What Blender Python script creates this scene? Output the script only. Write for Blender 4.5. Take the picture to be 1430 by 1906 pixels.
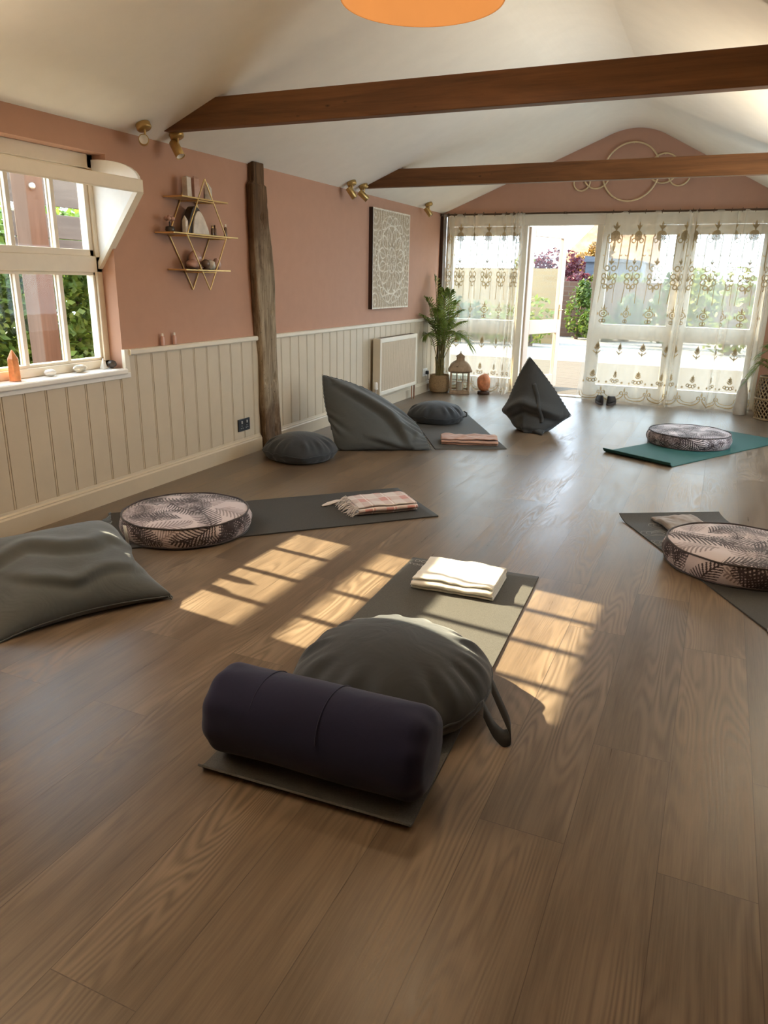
import bpy, bmesh, math, random
import numpy as np
from mathutils import Vector, Matrix, noise as mnoise

for o in list(bpy.data.objects):
    bpy.data.objects.remove(o, do_unlink=True)
SC = bpy.context.scene
COL = SC.collection
PI = math.pi
RNG = random.Random(7)

# ------------------------------------------------------------------ camera, sky, sun, exposure
CAM_R = ((0.91439, 0.40558, 0.01767), (-0.13661, 0.26709, 0.95394), (-0.38312, 0.87415, -0.29946))
cam = bpy.data.cameras.new('camera')
cam.sensor_fit = 'HORIZONTAL'
cam.sensor_width = 36.0
cam.lens = 36.0 * 1375.0 / 1430.0
cam.clip_end = 200
cam.clip_start = 0.05
camo = bpy.data.objects.new('camera', cam)
COL.objects.link(camo)
r_, u_, f_ = [Vector(v).normalized() for v in CAM_R]
camo.matrix_world = Matrix(((r_.x, u_.x, -f_.x, 0), (r_.y, u_.y, -f_.y, 0), (r_.z, u_.z, -f_.z, 1.3), (0, 0, 0, 1)))
SC.camera = camo

SUN_DIR = Vector((1.0, -0.122, -0.597)).normalized()
sun = bpy.data.lights.new('sun', 'SUN')
sun.energy = 15.0
sun.color = (1.0, 0.82, 0.55)
sun.angle = math.radians(0.6)
suno = bpy.data.objects.new('sun', sun)
suno.rotation_euler = SUN_DIR.to_track_quat('-Z', 'Y').to_euler()
suno.location = (-8, 4, 6)
COL.objects.link(suno)

world = bpy.data.worlds.new('sky')
SC.world = world
world.use_nodes = True
wn = world.node_tree.nodes
wn.clear()
wo = wn.new('ShaderNodeOutputWorld')
wb = wn.new('ShaderNodeBackground')
wb.inputs[0].default_value = (0.70, 0.85, 1.0, 1)
wb.inputs[1].default_value = 4.2
world.node_tree.links.new(wb.outputs[0], wo.inputs[0])

SC.view_settings.view_transform = 'Standard'
SC.view_settings.look = 'None'
SC.view_settings.gamma = 1
SC.view_settings.use_curve_mapping = False
SC.view_settings.exposure = 0.98
cy = SC.cycles
cy.use_denoising = True
try:
    cy.denoiser = 'OPENIMAGEDENOISE'
    cy.denoising_input_passes = 'RGB_ALBEDO_NORMAL'
except Exception:
    pass
cy.max_bounces = 12
cy.diffuse_bounces = 7
cy.glossy_bounces = 4
cy.transmission_bounces = 8
cy.transparent_max_bounces = 24
cy.sample_clamp_indirect = 8.0
cy.caustics_reflective = False
cy.caustics_refractive = False
cy.blur_glossy = 1.0


def portal(name, loc, rot, sx, sy):
    l = bpy.data.lights.new(name, 'AREA')
    l.shape = 'RECTANGLE'
    l.size = sx
    l.size_y = sy
    l.energy = 1
    l.cycles.is_portal = True
    o = bpy.data.objects.new(name, l)
    o.location = loc
    o.rotation_euler = rot
    COL.objects.link(o)


portal('sky_portal_doors', (-1.45, 9.2, 1.0), (-PI / 2, 0, 0), 3.7, 2.0)
portal('sky_portal_right', (1.25, 6.0, 1.12), (0, PI / 2, 0), 1.1, 2.6)
portal('sky_portal_window', (-3.5, 2.95, 1.36), (0, -PI / 2, 0), 1.3, 1.35)

# ------------------------------------------------------------------ materials
class NT:
    """small node-building helper"""
    def __init__(self, name):
        self.m = bpy.data.materials.new(name)
        self.m.use_nodes = True
        self.t = self.m.node_tree
        self.t.nodes.clear()
        self.out = self.t.nodes.new('ShaderNodeOutputMaterial')

    def n(self, typ, **kw):
        nd = self.t.nodes.new(typ)
        ins = kw.pop('ins', {})
        for k, v in kw.items():
            setattr(nd, k, v)
        for k, v in ins.items():
            self.put(nd.inputs[k], v)
        return nd

    def put(self, sock, v):
        if hasattr(v, 'is_output'):
            self.t.links.new(v, sock)
        elif isinstance(v, (tuple, list)) and sock.type == 'RGBA' and len(v) == 3:
            sock.default_value = (*v, 1)
        else:
            sock.default_value = v

    def math(self, op, a, b=0.0):
        nd = self.n('ShaderNodeMath', operation=op)
        self.put(nd.inputs[0], a)
        self.put(nd.inputs[1], b)
        return nd.outputs[0]

    def mix(self, fac, a, b, blend='MIX'):
        nd = self.n('ShaderNodeMix', data_type='RGBA', blend_type=blend)
        self.put(nd.inputs[0], fac)
        self.put(nd.inputs[6], a)
        self.put(nd.inputs[7], b)
        return nd.outputs[2]

    def ramp(self, fac, stops, interp='LINEAR'):
        nd = self.n('ShaderNodeValToRGB')
        nd.color_ramp.interpolation = interp
        el = nd.color_ramp.elements
        while len(el) > 1:
            el.remove(el[-1])
        el[0].position = stops[0][0]
        el[0].color = (*stops[0][1], 1)
        for p, c in stops[1:]:
            e = el.new(p)
            e.color = (*c, 1)
        self.put(nd.inputs[0], fac)
        return nd.outputs[0]

    def coord(self, kind='Object', scale=(1, 1, 1), rot=(0, 0, 0), loc=(0, 0, 0)):
        tc = self.n('ShaderNodeTexCoord')
        mp = self.n('ShaderNodeMapping')
        mp.inputs['Scale'].default_value = scale
        mp.inputs['Rotation'].default_value = rot
        mp.inputs['Location'].default_value = loc
        self.t.links.new(tc.outputs[kind], mp.inputs[0])
        return mp.outputs[0]

    def noise(self, vec, scale=5.0, detail=3.0, rough=0.5, dist=0.0):
        nd = self.n('ShaderNodeTexNoise')
        self.put(nd.inputs['Vector'], vec)
        nd.inputs['Scale'].default_value = scale
        nd.inputs['Detail'].default_value = detail
        nd.inputs['Roughness'].default_value = rough
        nd.inputs['Distortion'].default_value = dist
        return nd.outputs[0]

    def bump(self, h, strength=0.2, dist=0.01):
        nd = self.n('ShaderNodeBump')
        nd.inputs['Strength'].default_value = strength
        nd.inputs['Distance'].default_value = dist
        self.put(nd.inputs['Height'], h)
        return nd.outputs[0]

    def bsdf(self, col, rough=0.5, metal=0.0, normal=None, spec=0.5, **kw):
        nd = self.n('ShaderNodeBsdfPrincipled')
        self.put(nd.inputs['Base Color'], col)
        self.put(nd.inputs['Roughness'], rough)
        self.put(nd.inputs['Metallic'], metal)
        nd.inputs['Specular IOR Level'].default_value = spec
        for k, v in kw.items():
            self.put(nd.inputs[k], v)
        if normal is not None:
            self.t.links.new(normal, nd.inputs['Normal'])
        return nd.outputs[0]

    def done(self, sh):
        self.t.links.new(sh, self.out.inputs[0])
        return self.m


def simple(name, col, rough=0.6, metal=0.0, var=0.08, nscale=30.0, bump=0.0, bdist=0.003, spec=0.5, stretch=(1, 1, 1), **kw):
    g = NT(name)
    v = g.coord('Object', stretch)
    n = g.noise(v, nscale, 4, 0.6)
    d = tuple(c * (1 - var) for c in col)
    l = tuple(min(1, c * (1 + var)) for c in col)
    c = g.ramp(n, [(0.3, d), (0.7, l)])
    nm = g.bump(n, bump, bdist) if bump else None
    return g.done(g.bsdf(c, rough, metal, nm, spec, **kw))


def fabric(name, col, rough=0.85, weave=900.0, var=0.10, big=6.0, sheen=0.25, bump=0.35, crease=11.0, crease_on=False):
    g = NT(name)
    v = g.coord('Object')
    n1 = g.noise(v, weave, 2, 0.6)
    n2 = g.noise(v, big, 4, 0.6)
    s = g.math('ADD', g.math('MULTIPLY', n1, 0.5), g.math('MULTIPLY', n2, 0.5))
    c = g.ramp(s, [(0.3, tuple(x * (1 - var) for x in col)), (0.7, tuple(x * (1 + var) for x in col))])
    n3 = g.noise(v, crease, 3, 0.55, 1.2)
    h = g.math('ADD', g.math('MULTIPLY', n1, 0.03), n3)
    nm = g.bump(h, bump, 0.016 if crease_on else 0.004)
    return g.done(g.bsdf(c, rough, 0, nm, 0.3, **{'Sheen Weight': sheen, 'Sheen Roughness': 0.5, 'Sheen Tint': (0.8, 0.85, 0.9, 1)}))


def wood(name, c0, c1, axis=1, scale=1.0, rough=0.6, bump=0.25, knots=True):
    g = NT(name)
    st = [9, 9, 9]
    st[axis] = 0.7
    v = g.coord('Object', tuple(s * scale for s in st))
    n0 = g.noise(v, 1.3, 5, 0.62, 0.7)
    st2 = [60, 60, 60]
    st2[axis] = 2.2
    v2 = g.coord('Object', tuple(s * scale for s in st2))
    n1 = g.noise(v2, 1.0, 3, 0.7)
    s = g.math('ADD', g.math('MULTIPLY', n0, 0.7), g.math('MULTIPLY', n1, 0.3))
    c = g.ramp(s, [(0.32, c0), (0.52, tuple((a + b) / 2 for a, b in zip(c0, c1))), (0.7, c1)])
    if knots:
        st3 = [3.1, 3.1, 3.1]
        st3[axis] = 1.3
        vo = g.n('ShaderNodeTexVoronoi')
        g.put(vo.inputs['Vector'], g.coord('Object', tuple(st3)))
        k = g.ramp(vo.outputs['Distance'], [(0.03, (1, 1, 1)), (0.12, (0, 0, 0))])
        c = g.mix(g.math('MULTIPLY', k, 0.75), c, tuple(x * 0.25 for x in c0))
    nm = g.bump(s, bump, 0.004)
    return g.done(g.bsdf(c, rough, 0, nm, 0.35))


def glass(name, tint=(0.97, 0.99, 0.98), refl=0.012):
    g = NT(name)
    tr = g.n('ShaderNodeBsdfTransparent', ins={0: tint})
    gl = g.n('ShaderNodeBsdfGlossy', ins={'Roughness': 0.02})
    n = g.noise(g.coord('Object'), 25, 4)
    f = g.math('MULTIPLY', g.math('ADD', n, 0.5), refl)
    mx = g.n('ShaderNodeMixShader')
    g.put(mx.inputs[0], f)
    g.t.links.new(tr.outputs[0], mx.inputs[1])
    g.t.links.new(gl.outputs[0], mx.inputs[2])
    return g.done(mx.outputs[0])


def leafmat(name, c0, c1, trans=0.45, rough=0.5):
    g = NT(name)
    n = g.noise(g.coord('Object'), 7, 3)
    c = g.ramp(n, [(0.32, c0), (0.68, c1)])
    d = g.bsdf(c, rough, 0, None, 0.35)
    t = g.n('ShaderNodeBsdfTranslucent')
    g.put(t.inputs[0], c)
    mx = g.n('ShaderNodeMixShader', ins={0: trans})
    g.t.links.new(d, mx.inputs[1])
    g.t.links.new(t.outputs[0], mx.inputs[2])
    return g.done(mx.outputs[0])


def attr_mat(name, attr, rough=0.8, bump=0.3, bscale=700.0, sheen=0.2):
    g = NT(name)
    a = g.n('ShaderNodeAttribute', attribute_name=attr)
    n = g.noise(g.coord('Object'), bscale, 2)
    c = g.mix(g.math('MULTIPLY', n, 0.2), a.outputs['Color'], (0.4, 0.34, 0.33), 'MULTIPLY')
    return g.done(g.bsdf(c, rough, 0, g.bump(n, bump, 0.0007), 0.3, **{'Sheen Weight': sheen}))


def floor_mat():
    g = NT('oak_plank_floor')
    tc = g.n('ShaderNodeTexCoord')
    mp = g.n('ShaderNodeMapping')
    mp.inputs['Rotation'].default_value = (0, 0, PI / 2)
    mp.inputs['Location'].default_value = (0.31, 0.176, 0)
    g.t.links.new(tc.outputs['Object'], mp.inputs[0])
    br = g.n('ShaderNodeTexBrick', offset=0.37, offset_frequency=2)
    br.inputs['Color1'].default_value = (0, 0, 0, 1)
    br.inputs['Color2'].default_value = (1, 1, 1, 1)
    br.inputs['Mortar'].default_value = (0.5, 0.5, 0.5, 1)
    br.inputs['Scale'].default_value = 1.0
    br.inputs['Mortar Size'].default_value = 0.0012
    br.inputs['Mortar Smooth'].default_value = 0.2
    br.inputs['Brick Width'].default_value = 1.22
    br.inputs['Row Height'].default_value = 0.2135
    g.t.links.new(mp.outputs[0], br.inputs['Vector'])
    rnd = br.outputs['Color']
    # per-plank shifted coordinates
    off = g.n('ShaderNodeVectorMath', operation='MULTIPLY')
    g.t.links.new(rnd, off.inputs[0])
    off.inputs[1].default_value = (37.0, 91.0, 13.0)
    add = g.n('ShaderNodeVectorMath', operation='ADD')
    g.t.links.new(tc.outputs['Object'], add.inputs[0])
    g.t.links.new(off.outputs[0], add.inputs[1])

    def sc(x, y):
        m = g.n('ShaderNodeVectorMath', operation='MULTIPLY')
        g.t.links.new(add.outputs[0], m.inputs[0])
        m.inputs[1].default_value = (x, y, 1)
        return m.outputs[0]
    wob = g.noise(sc(5.5, 0.55), 1.0, 2, 0.5)
    # cathedral rings: contour lines of a stretched noise
    ring = g.math('SINE', g.math('MULTIPLY', wob, 190.0))
    ringm = g.math('MULTIPLY', g.math('ADD', ring, 1.0), 0.5)
    fine = g.noise(sc(190.0, 4.5), 1.0, 3, 0.7)
    mid = g.noise(sc(16.0, 1.6), 1.0, 4, 0.6, 0.5)
    patch = g.noise(sc(3.0, 1.0), 1.0, 2)
    ringw = g.ramp(patch, [(0.46, (0.05, 0.05, 0.05)), (0.60, (1, 1, 1))])
    grain = g.math('ADD', g.math('MULTIPLY', g.math('MULTIPLY', ringm, ringw), 0.29),
                   g.math('ADD', g.math('MULTIPLY', fine, 0.34), g.math('MULTIPLY', mid, 0.42)))
    c = g.ramp(grain, [(0.22, (0.090, 0.064, 0.045)), (0.46, (0.170, 0.125, 0.087)), (0.78, (0.245, 0.184, 0.130))])
    tone = g.ramp(rnd, [(0.0, (0.85, 0.855, 0.87)), (0.5, (0.97, 0.965, 0.96)), (1.0, (1.12, 1.10, 1.06))])
    c = g.mix(1.0, c, tone, 'MULTIPLY')
    seam = g.math('SUBTRACT', 1.0, br.outputs['Fac'])
    c = g.mix(g.math('MULTIPLY', br.outputs['Fac'], 0.55), c, (0.035, 0.022, 0.014))
    vo = g.n('ShaderNodeTexVoronoi')
    g.put(vo.inputs['Vector'], sc(2.2, 1.0))
    vo.inputs['Scale'].default_value = 0.9
    kn = g.ramp(vo.outputs['Distance'], [(0.0, (1, 1, 1)), (0.07, (0, 0, 0))])
    c = g.mix(g.math('MULTIPLY', kn, 0.22), c, (0.07, 0.04, 0.022))
    hgt = g.math('ADD', g.math('MULTIPLY', grain, 0.6), g.math('MULTIPLY', seam, 0.8))
    nm = g.bump(hgt, 0.42, 0.0025)
    ro = g.ramp(grain, [(0.25, (0.27, 0.27, 0.27)), (0.75, (0.45, 0.45, 0.45))])
    return g.done(g.bsdf(c, ro, 0, nm, 0.37))


M = {}
M['floor'] = floor_mat()
M['pink'] = simple('pink_wall_paint', (0.47, 0.265, 0.182), 0.8, var=0.03, nscale=9, bump=0.06)
M['ceiling'] = simple('white_ceiling_paint', (0.90, 0.855, 0.765), 0.85, var=0.02, nscale=7, bump=0.08, bdist=0.004)
M['cream'] = simple('cream_satin_paint', (0.57, 0.48, 0.355), 0.45, var=0.03, nscale=8)
M['cream_frame'] = simple('cream_frame_paint', (0.74, 0.67, 0.55), 0.4, var=0.03, nscale=12)
M['white'] = simple('white_gloss_paint', (0.82, 0.80, 0.76), 0.35, var=0.02)
M['door_pink'] = simple('blush_cream_door_paint', (0.56, 0.43, 0.33), 0.4, var=0.03, nscale=10)
M['beam'] = wood('stained_softwood_beam', (0.085, 0.033, 0.011), (0.24, 0.105, 0.036), axis=0, rough=0.5)
def oak_mat():
    g = NT('weathered_oak')
    v = g.coord('Object', (14, 14, 1.5))
    n0 = g.noise(v, 1.2, 5, 0.65, 0.8)
    n1 = g.noise(g.coord('Object', (95, 95, 4.5)), 1.0, 3, 0.7)
    n2 = g.noise(g.coord('Object', (5, 5, 3)), 1.6, 3, 0.6)
    s = g.math('ADD', g.math('MULTIPLY', n0, 0.6), g.math('MULTIPLY', n1, 0.4))
    pale = g.ramp(s, [(0.30, (0.045, 0.028, 0.017)), (0.44, (0.20, 0.145, 0.09)), (0.62, (0.40, 0.31, 0.205)), (0.8, (0.52, 0.43, 0.30))])
    dark = g.ramp(s, [(0.32, (0.030, 0.017, 0.009)), (0.55, (0.13, 0.075, 0.038)), (0.78, (0.24, 0.16, 0.09))])
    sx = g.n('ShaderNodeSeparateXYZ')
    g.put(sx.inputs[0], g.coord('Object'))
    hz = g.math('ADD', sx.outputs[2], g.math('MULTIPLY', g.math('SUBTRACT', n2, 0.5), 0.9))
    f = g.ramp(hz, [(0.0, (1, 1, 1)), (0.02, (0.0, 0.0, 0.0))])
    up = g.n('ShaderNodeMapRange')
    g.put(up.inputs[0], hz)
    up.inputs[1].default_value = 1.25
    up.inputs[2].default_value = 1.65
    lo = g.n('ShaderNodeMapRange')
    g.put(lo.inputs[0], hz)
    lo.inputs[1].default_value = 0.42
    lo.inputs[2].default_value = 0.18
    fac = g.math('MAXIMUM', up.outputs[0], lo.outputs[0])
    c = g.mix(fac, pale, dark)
    vo = g.n('ShaderNodeTexVoronoi')
    g.put(vo.inputs['Vector'], g.coord('Object', (9, 9, 4.2)))
    k = g.ramp(vo.outputs['Distance'], [(0.04, (1, 1, 1)), (0.15, (0, 0, 0))])
    c = g.mix(g.math('MULTIPLY', k, 0.8), c, (0.015, 0.009, 0.005))
    return g.done(g.bsdf(c, 0.85, 0, g.bump(s, 0.8, 0.012), 0.25))


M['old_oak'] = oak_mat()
M['brown_wood'] = wood('dark_brown_wood', (0.03, 0.014, 0.008), (0.07, 0.03, 0.015), axis=2, rough=0.6, knots=False)
M['gold'] = simple('brushed_gold', (0.78, 0.56, 0.24), 0.28, 0.9, var=0.06)
M['brass'] = simple('antique_brass', (0.50, 0.34, 0.13), 0.35, 0.8, var=0.06)
M['ringgold'] = simple('pale_gold_ring_metal', (0.72, 0.56, 0.33), 0.45, 0.2, var=0.05)
M['chrome'] = simple('chrome_pipe', (0.62, 0.58, 0.52), 0.3, 0.8, var=0.04)
M['copper'] = simple('copper_pipe', (0.42, 0.20, 0.12), 0.4, 0.8, var=0.06)
M['radiator'] = simple('cream_radiator_enamel', (0.62, 0.52, 0.40), 0.45, var=0.03)
M['black'] = simple('black_plastic', (0.012, 0.012, 0.013), 0.4, var=0.1)
M['dark_metal'] = simple('dark_bronze_rod', (0.10, 0.06, 0.035), 0.4, 0.6, var=0.1)
M['glass'] = glass('window_glass')
M['glass_lantern'] = glass('lantern_glass', (0.95, 0.96, 0.94), 0.03)
M['bag'] = fabric('grey_green_canvas', (0.078, 0.087, 0.092), 0.75, 1100, 0.08, bump=0.28, crease_on=True, crease=7.0)
M['bag_dark'] = fabric('charcoal_canvas', (0.040, 0.041, 0.041), 0.75, 1100, 0.10, bump=0.28, crease_on=True, crease=7.0)
M['pouf'] = fabric('dark_grey_canvas', (0.032, 0.037, 0.045), 0.75, 1100, 0.10, bump=0.28, crease_on=True, crease=7.0)
M['strap'] = fabric('black_webbing', (0.016, 0.015, 0.015), 0.7, 700, 0.2)
M['navy'] = fabric('navy_cotton', (0.014, 0.015, 0.048), 0.9, 1300, 0.10, sheen=0.15)
M['mat_grey'] = simple('charcoal_mat_foam', (0.075, 0.073, 0.068), 0.75, var=0.25, nscale=260, bump=0.5, bdist=0.002)
M['mat_black'] = simple('black_mat_foam', (0.046, 0.045, 0.044), 0.75, var=0.25, nscale=260, bump=0.5, bdist=0.002)
M['mat_teal'] = simple('teal_mat_foam', (0.014, 0.075, 0.066), 0.7, var=0.12, nscale=200, bump=0.4, bdist=0.002)
M['print'] = simple('grey_print_ink', (0.30, 0.29, 0.28), 0.7, var=0.2, nscale=80)
M['palm_print'] = attr_mat('palm_leaf_cotton', 'print')
M['pipe_fab'] = fabric('dark_piping_cord', (0.06, 0.045, 0.045), 0.85, 700, 0.2)
M['towel_cream'] = fabric('cream_fleece', (0.78, 0.77, 0.72), 0.95, 420, 0.08, sheen=0.5, bump=0.8)
M['towel_pink'] = fabric('blush_cotton_throw', (0.48, 0.29, 0.22), 0.95, 420, 0.14, sheen=0.4, bump=0.8)
M['blanket'] = fabric('taupe_cotton_blanket', (0.23, 0.19, 0.165), 0.95, 420, 0.16, sheen=0.4, bump=0.8)
M['fringe'] = fabric('white_cotton_fringe', (0.66, 0.60, 0.58), 0.95, 600, 0.1)


def check_mat():
    g = NT('pink_white_check_cotton')
    v = g.coord('Object')
    sx = g.n('ShaderNodeSeparateXYZ')
    g.put(sx.inputs[0], v)

    def band(s, per, w, ph):
        f = g.math('FRACT', g.math('ADD', g.math('MULTIPLY', s, 1 / per), ph))
        return g.math('LESS_THAN', f, w)
    bx = band(sx.outputs[0], 0.13, 0.48, 0.12)
    by = band(sx.outputs[1], 0.15, 0.48, 0.30)
    both = g.math('MULTIPLY', g.math('ADD', bx, by), 0.5)
    lx = band(sx.outputs[0], 0.13, 0.06, 0.77)
    ly = band(sx.outputs[1], 0.15, 0.06, 0.85)
    c = g.ramp(both, [(0.1, (0.62, 0.56, 0.55)), (0.5, (0.55, 0.44, 0.43)), (0.95, (0.52, 0.25, 0.23))])
    c = g.mix(g.math('MULTIPLY', g.math('MAXIMUM', lx, ly), 0.8), c, (0.78, 0.74, 0.72))
    n = g.noise(v, 500, 2)
    return g.done(g.bsdf(c, 0.95, 0, g.bump(n, 0.6, 0.001), 0.2, **{'Sheen Weight': 0.3}))


M['check'] = check_mat()


def curtain_mat():
    g = NT('sheer_voile')
    n = g.noise(g.coord('Object', (900, 900, 900)), 1.0, 1)
    tr = g.n('ShaderNodeBsdfTransparent', ins={0: (0.98, 0.97, 0.94)})
    tl = g.n('ShaderNodeBsdfTranslucent', ins={0: (0.86, 0.82, 0.74)})
    df = g.n('ShaderNodeBsdfDiffuse', ins={0: (0.86, 0.81, 0.72)})
    m1 = g.n('ShaderNodeMixShader', ins={0: 0.5})
    g.t.links.new(df.outputs[0], m1.inputs[1])
    g.t.links.new(tl.outputs[0], m1.inputs[2])
    lw = g.n('ShaderNodeLayerWeight', ins={0: 0.35})
    f = g.math('ADD', g.math('MULTIPLY', lw.outputs['Facing'], 0.45), g.math('ADD', g.math('MULTIPLY', n, 0.06), 0.30))
    m2 = g.n('ShaderNodeMixShader')
    g.put(m2.inputs[0], f)
    g.t.links.new(tr.outputs[0], m2.inputs[1])
    g.t.links.new(m1.outputs[0], m2.inputs[2])
    return g.done(m2.outputs[0])


M['voile'] = curtain_mat()


def embroidery_mat():
    g = NT('gold_embroidery_thread')
    n = g.noise(g.coord('Object'), 300, 2)
    c = g.ramp(n, [(0.3, (0.26, 0.18, 0.08)), (0.7, (0.42, 0.31, 0.16))])
    d = g.bsdf(c, 0.6, 0, None, 0.3)
    tl = g.n('ShaderNodeBsdfTranslucent')
    g.put(tl.inputs[0], c)
    tr = g.n('ShaderNodeBsdfTransparent', ins={0: (1, 1, 1)})
    m1 = g.n('ShaderNodeMixShader', ins={0: 0.35})
    g.t.links.new(d, m1.inputs[1])
    g.t.links.new(tl.outputs[0], m1.inputs[2])
    m2 = g.n('ShaderNodeMixShader', ins={0: 0.86})
    g.t.links.new(tr.outputs[0], m2.inputs[1])
    g.t.links.new(m1.outputs[0], m2.inputs[2])
    return g.done(m2.outputs[0])


M['thread'] = embroidery_mat()


def emissive(name, col, strength, base=(0.9, 0.5, 0.2)):
    g = NT(name)
    n = g.noise(g.coord('Object'), 6, 3)
    b = g.bsdf(base, 0.8, 0, None, 0.2)
    e = g.n('ShaderNodeEmission')
    g.put(e.inputs[0], g.ramp(n, [(0.3, tuple(c * 0.9 for c in col)), (0.7, col)]))
    e.inputs[1].default_value = strength
    ad = g.n('ShaderNodeAddShader')
    g.t.links.new(b, ad.inputs[0])
    g.t.links.new(e.outputs[0], ad.inputs[1])
    return g.done(ad.outputs[0])


M['lampshade'] = emissive('glowing_orange_shade', (1.0, 0.36, 0.075), 0.30, (0.03, 0.012, 0.003))
M['salt'] = simple('orange_salt_rock', (0.62, 0.24, 0.11), 0.6, var=0.35, nscale=16, bump=0.8, bdist=0.02, **{'Subsurface Weight': 0.25, 'Subsurface Radius': (0.05, 0.02, 0.01)})
M['woodbase'] = wood('dark_turned_wood', (0.03, 0.014, 0.007), (0.09, 0.04, 0.02), axis=0, rough=0.5, knots=False)
M['lantern'] = wood('whitewashed_lantern_wood', (0.26, 0.17, 0.10), (0.46, 0.33, 0.22), axis=2, scale=2, rough=0.75, knots=False)
M['candle'] = simple('ivory_wax', (0.68, 0.60, 0.52), 0.5, var=0.03)
M['pot'] = simple('woven_straw_pot', (0.34, 0.22, 0.11), 0.85, var=0.35, nscale=60, bump=0.9, bdist=0.01, stretch=(1, 1, 3))
M['soil'] = simple('potting_soil', (0.03, 0.018, 0.01), 0.95, var=0.5, nscale=60, bump=1.0, bdist=0.02)
M['palm_leaf'] = leafmat('palm_leaflet', (0.10, 0.16, 0.025), (0.27, 0.33, 0.07), 0.45)
M['palm_stem'] = simple('palm_cane', (0.17, 0.14, 0.045), 0.5, var=0.35, nscale=9, stretch=(1, 1, 6))
M['wicker'] = simple('woven_rattan', (0.30, 0.21, 0.11), 0.7, var=0.3, nscale=40, bump=0.5)
M['ceramic'] = simple('matt_stone_ceramic', (0.52, 0.47, 0.40), 0.7, var=0.06, nscale=20, bump=0.15)
M['orange_crystal'] = simple('orange_crystal', (0.72, 0.30, 0.13), 0.25, var=0.35, nscale=14, **{'Subsurface Weight': 0.3, 'Subsurface Radius': (0.04, 0.02, 0.01)})
M['pebble'] = simple('white_pebble', (0.62, 0.60, 0.57), 0.5, var=0.08, nscale=30)
M['pebble_pink'] = simple('pale_pink_glass', (0.66, 0.42, 0.36), 0.25, var=0.08)
M['pebble_mix'] = simple('banded_stone', (0.50, 0.46, 0.38), 0.4, var=0.5, nscale=22)
M['quartz'] = simple('pale_quartz', (0.66, 0.60, 0.52), 0.25, var=0.18, nscale=22, bump=0.3, **{'Subsurface Weight': 0.2, 'Subsurface Radius': (0.03, 0.02, 0.02)})
M['rose'] = simple('rose_quartz', (0.50, 0.30, 0.24), 0.3, var=0.2, nscale=18)
M['dark_stone'] = simple('dark_agate', (0.05, 0.04, 0.035), 0.25, var=0.4, nscale=20)
M['amber_glass'] = simple('smoked_glass_bottle', (0.16, 0.10, 0.07), 0.12, var=0.1)
M['shoe'] = simple('black_suede', (0.022, 0.017, 0.016), 0.8, var=0.2, nscale=60)
M['shoe_sole'] = simple('brown_rubber_sole', (0.06, 0.042, 0.036), 0.7, var=0.2)
M['white_label'] = simple('white_satin_label', (0.72, 0.71, 0.68), 0.6, var=0.05)
# outdoors
M['deck'] = wood('sunlit_deck_boards', (0.045, 0.029, 0.012), (0.074, 0.053, 0.025), axis=0, rough=0.8, knots=False)
M['gravel'] = simple('pale_gravel', (0.174, 0.162, 0.146), 0.9, var=0.3, nscale=26, bump=0.6, bdist=0.02)
M['earth'] = simple('bare_earth', (0.16, 0.12, 0.07), 0.95, var=0.4, nscale=10)
M['hedge_leaf'] = leafmat('hedge_leaves', (0.07, 0.14, 0.02), (0.22, 0.30, 0.05), 0.4)
M['ext_post'] = wood('weathered_brown_post', (0.084, 0.046, 0.027), (0.142, 0.084, 0.055), axis=2, rough=0.8, knots=False)
M['ext_board'] = wood('silvered_fence_board', (0.072, 0.061, 0.053), (0.143, 0.122, 0.104), axis=1, rough=0.85, knots=False)


def brick_mat(name, c1, c2, mort, wash=(0.16, 0.10, 0.07)):
    g = NT(name)
    br = g.n('ShaderNodeTexBrick')
    g.put(br.inputs['Vector'], g.coord('Object', (1, 1, 1), (PI / 2, 0, 0)))
    g.put(br.inputs['Color1'], c1)
    g.put(br.inputs['Color2'], c2)
    g.put(br.inputs['Mortar'], mort)
    br.inputs['Scale'].default_value = 1
    br.inputs['Brick Width'].default_value = 0.34
    br.inputs['Row Height'].default_value = 0.12
    br.inputs['Mortar Size'].default_value = 0.012
    n = g.noise(g.coord('Object'), 3, 4)
    c = g.mix(g.math('MULTIPLY', n, 0.7), br.outputs['Color'], wash)
    return g.done(g.bsdf(c, 0.9, 0, g.bump(br.outputs['Fac'], -0.5, 0.01), 0.2))


M['brick'] = brick_mat('old_red_brick', (0.064, 0.028, 0.017), (0.083, 0.046, 0.028), (0.085, 0.071, 0.056))
M['stone'] = brick_mat('buff_stone_wall', (0.20, 0.125, 0.055), (0.27, 0.18, 0.085), (0.22, 0.17, 0.10), (0.24, 0.16, 0.075))
M['shed'] = simple('blue_grey_boarding', (0.054, 0.064, 0.083), 0.7, var=0.2, nscale=4, stretch=(1, 1, 12))
M['roof'] = simple('orange_clay_tiles', (0.26, 0.13, 0.06), 0.85, var=0.55, nscale=3.5, bump=0.4)
M['green1'] = leafmat('bright_green_leaves', (0.036, 0.072, 0.010), (0.108, 0.151, 0.025), 0.4)
M['green2'] = leafmat('deep_green_leaves', (0.014, 0.043, 0.010), (0.051, 0.096, 0.025), 0.4)
M['green3'] = leafmat('lime_leaves', (0.101, 0.139, 0.015), (0.185, 0.200, 0.031), 0.4)
M['purple'] = leafmat('purple_maple_leaves', (0.048, 0.010, 0.017), (0.125, 0.029, 0.038), 0.4)
M['amber'] = leafmat('amber_autumn_leaves', (0.151, 0.072, 0.011), (0.223, 0.130, 0.025), 0.4)
M['bark'] = simple('brown_bark', (0.10, 0.065, 0.04), 0.9, var=0.3, nscale=12, stretch=(1, 1, 0.3))

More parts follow.
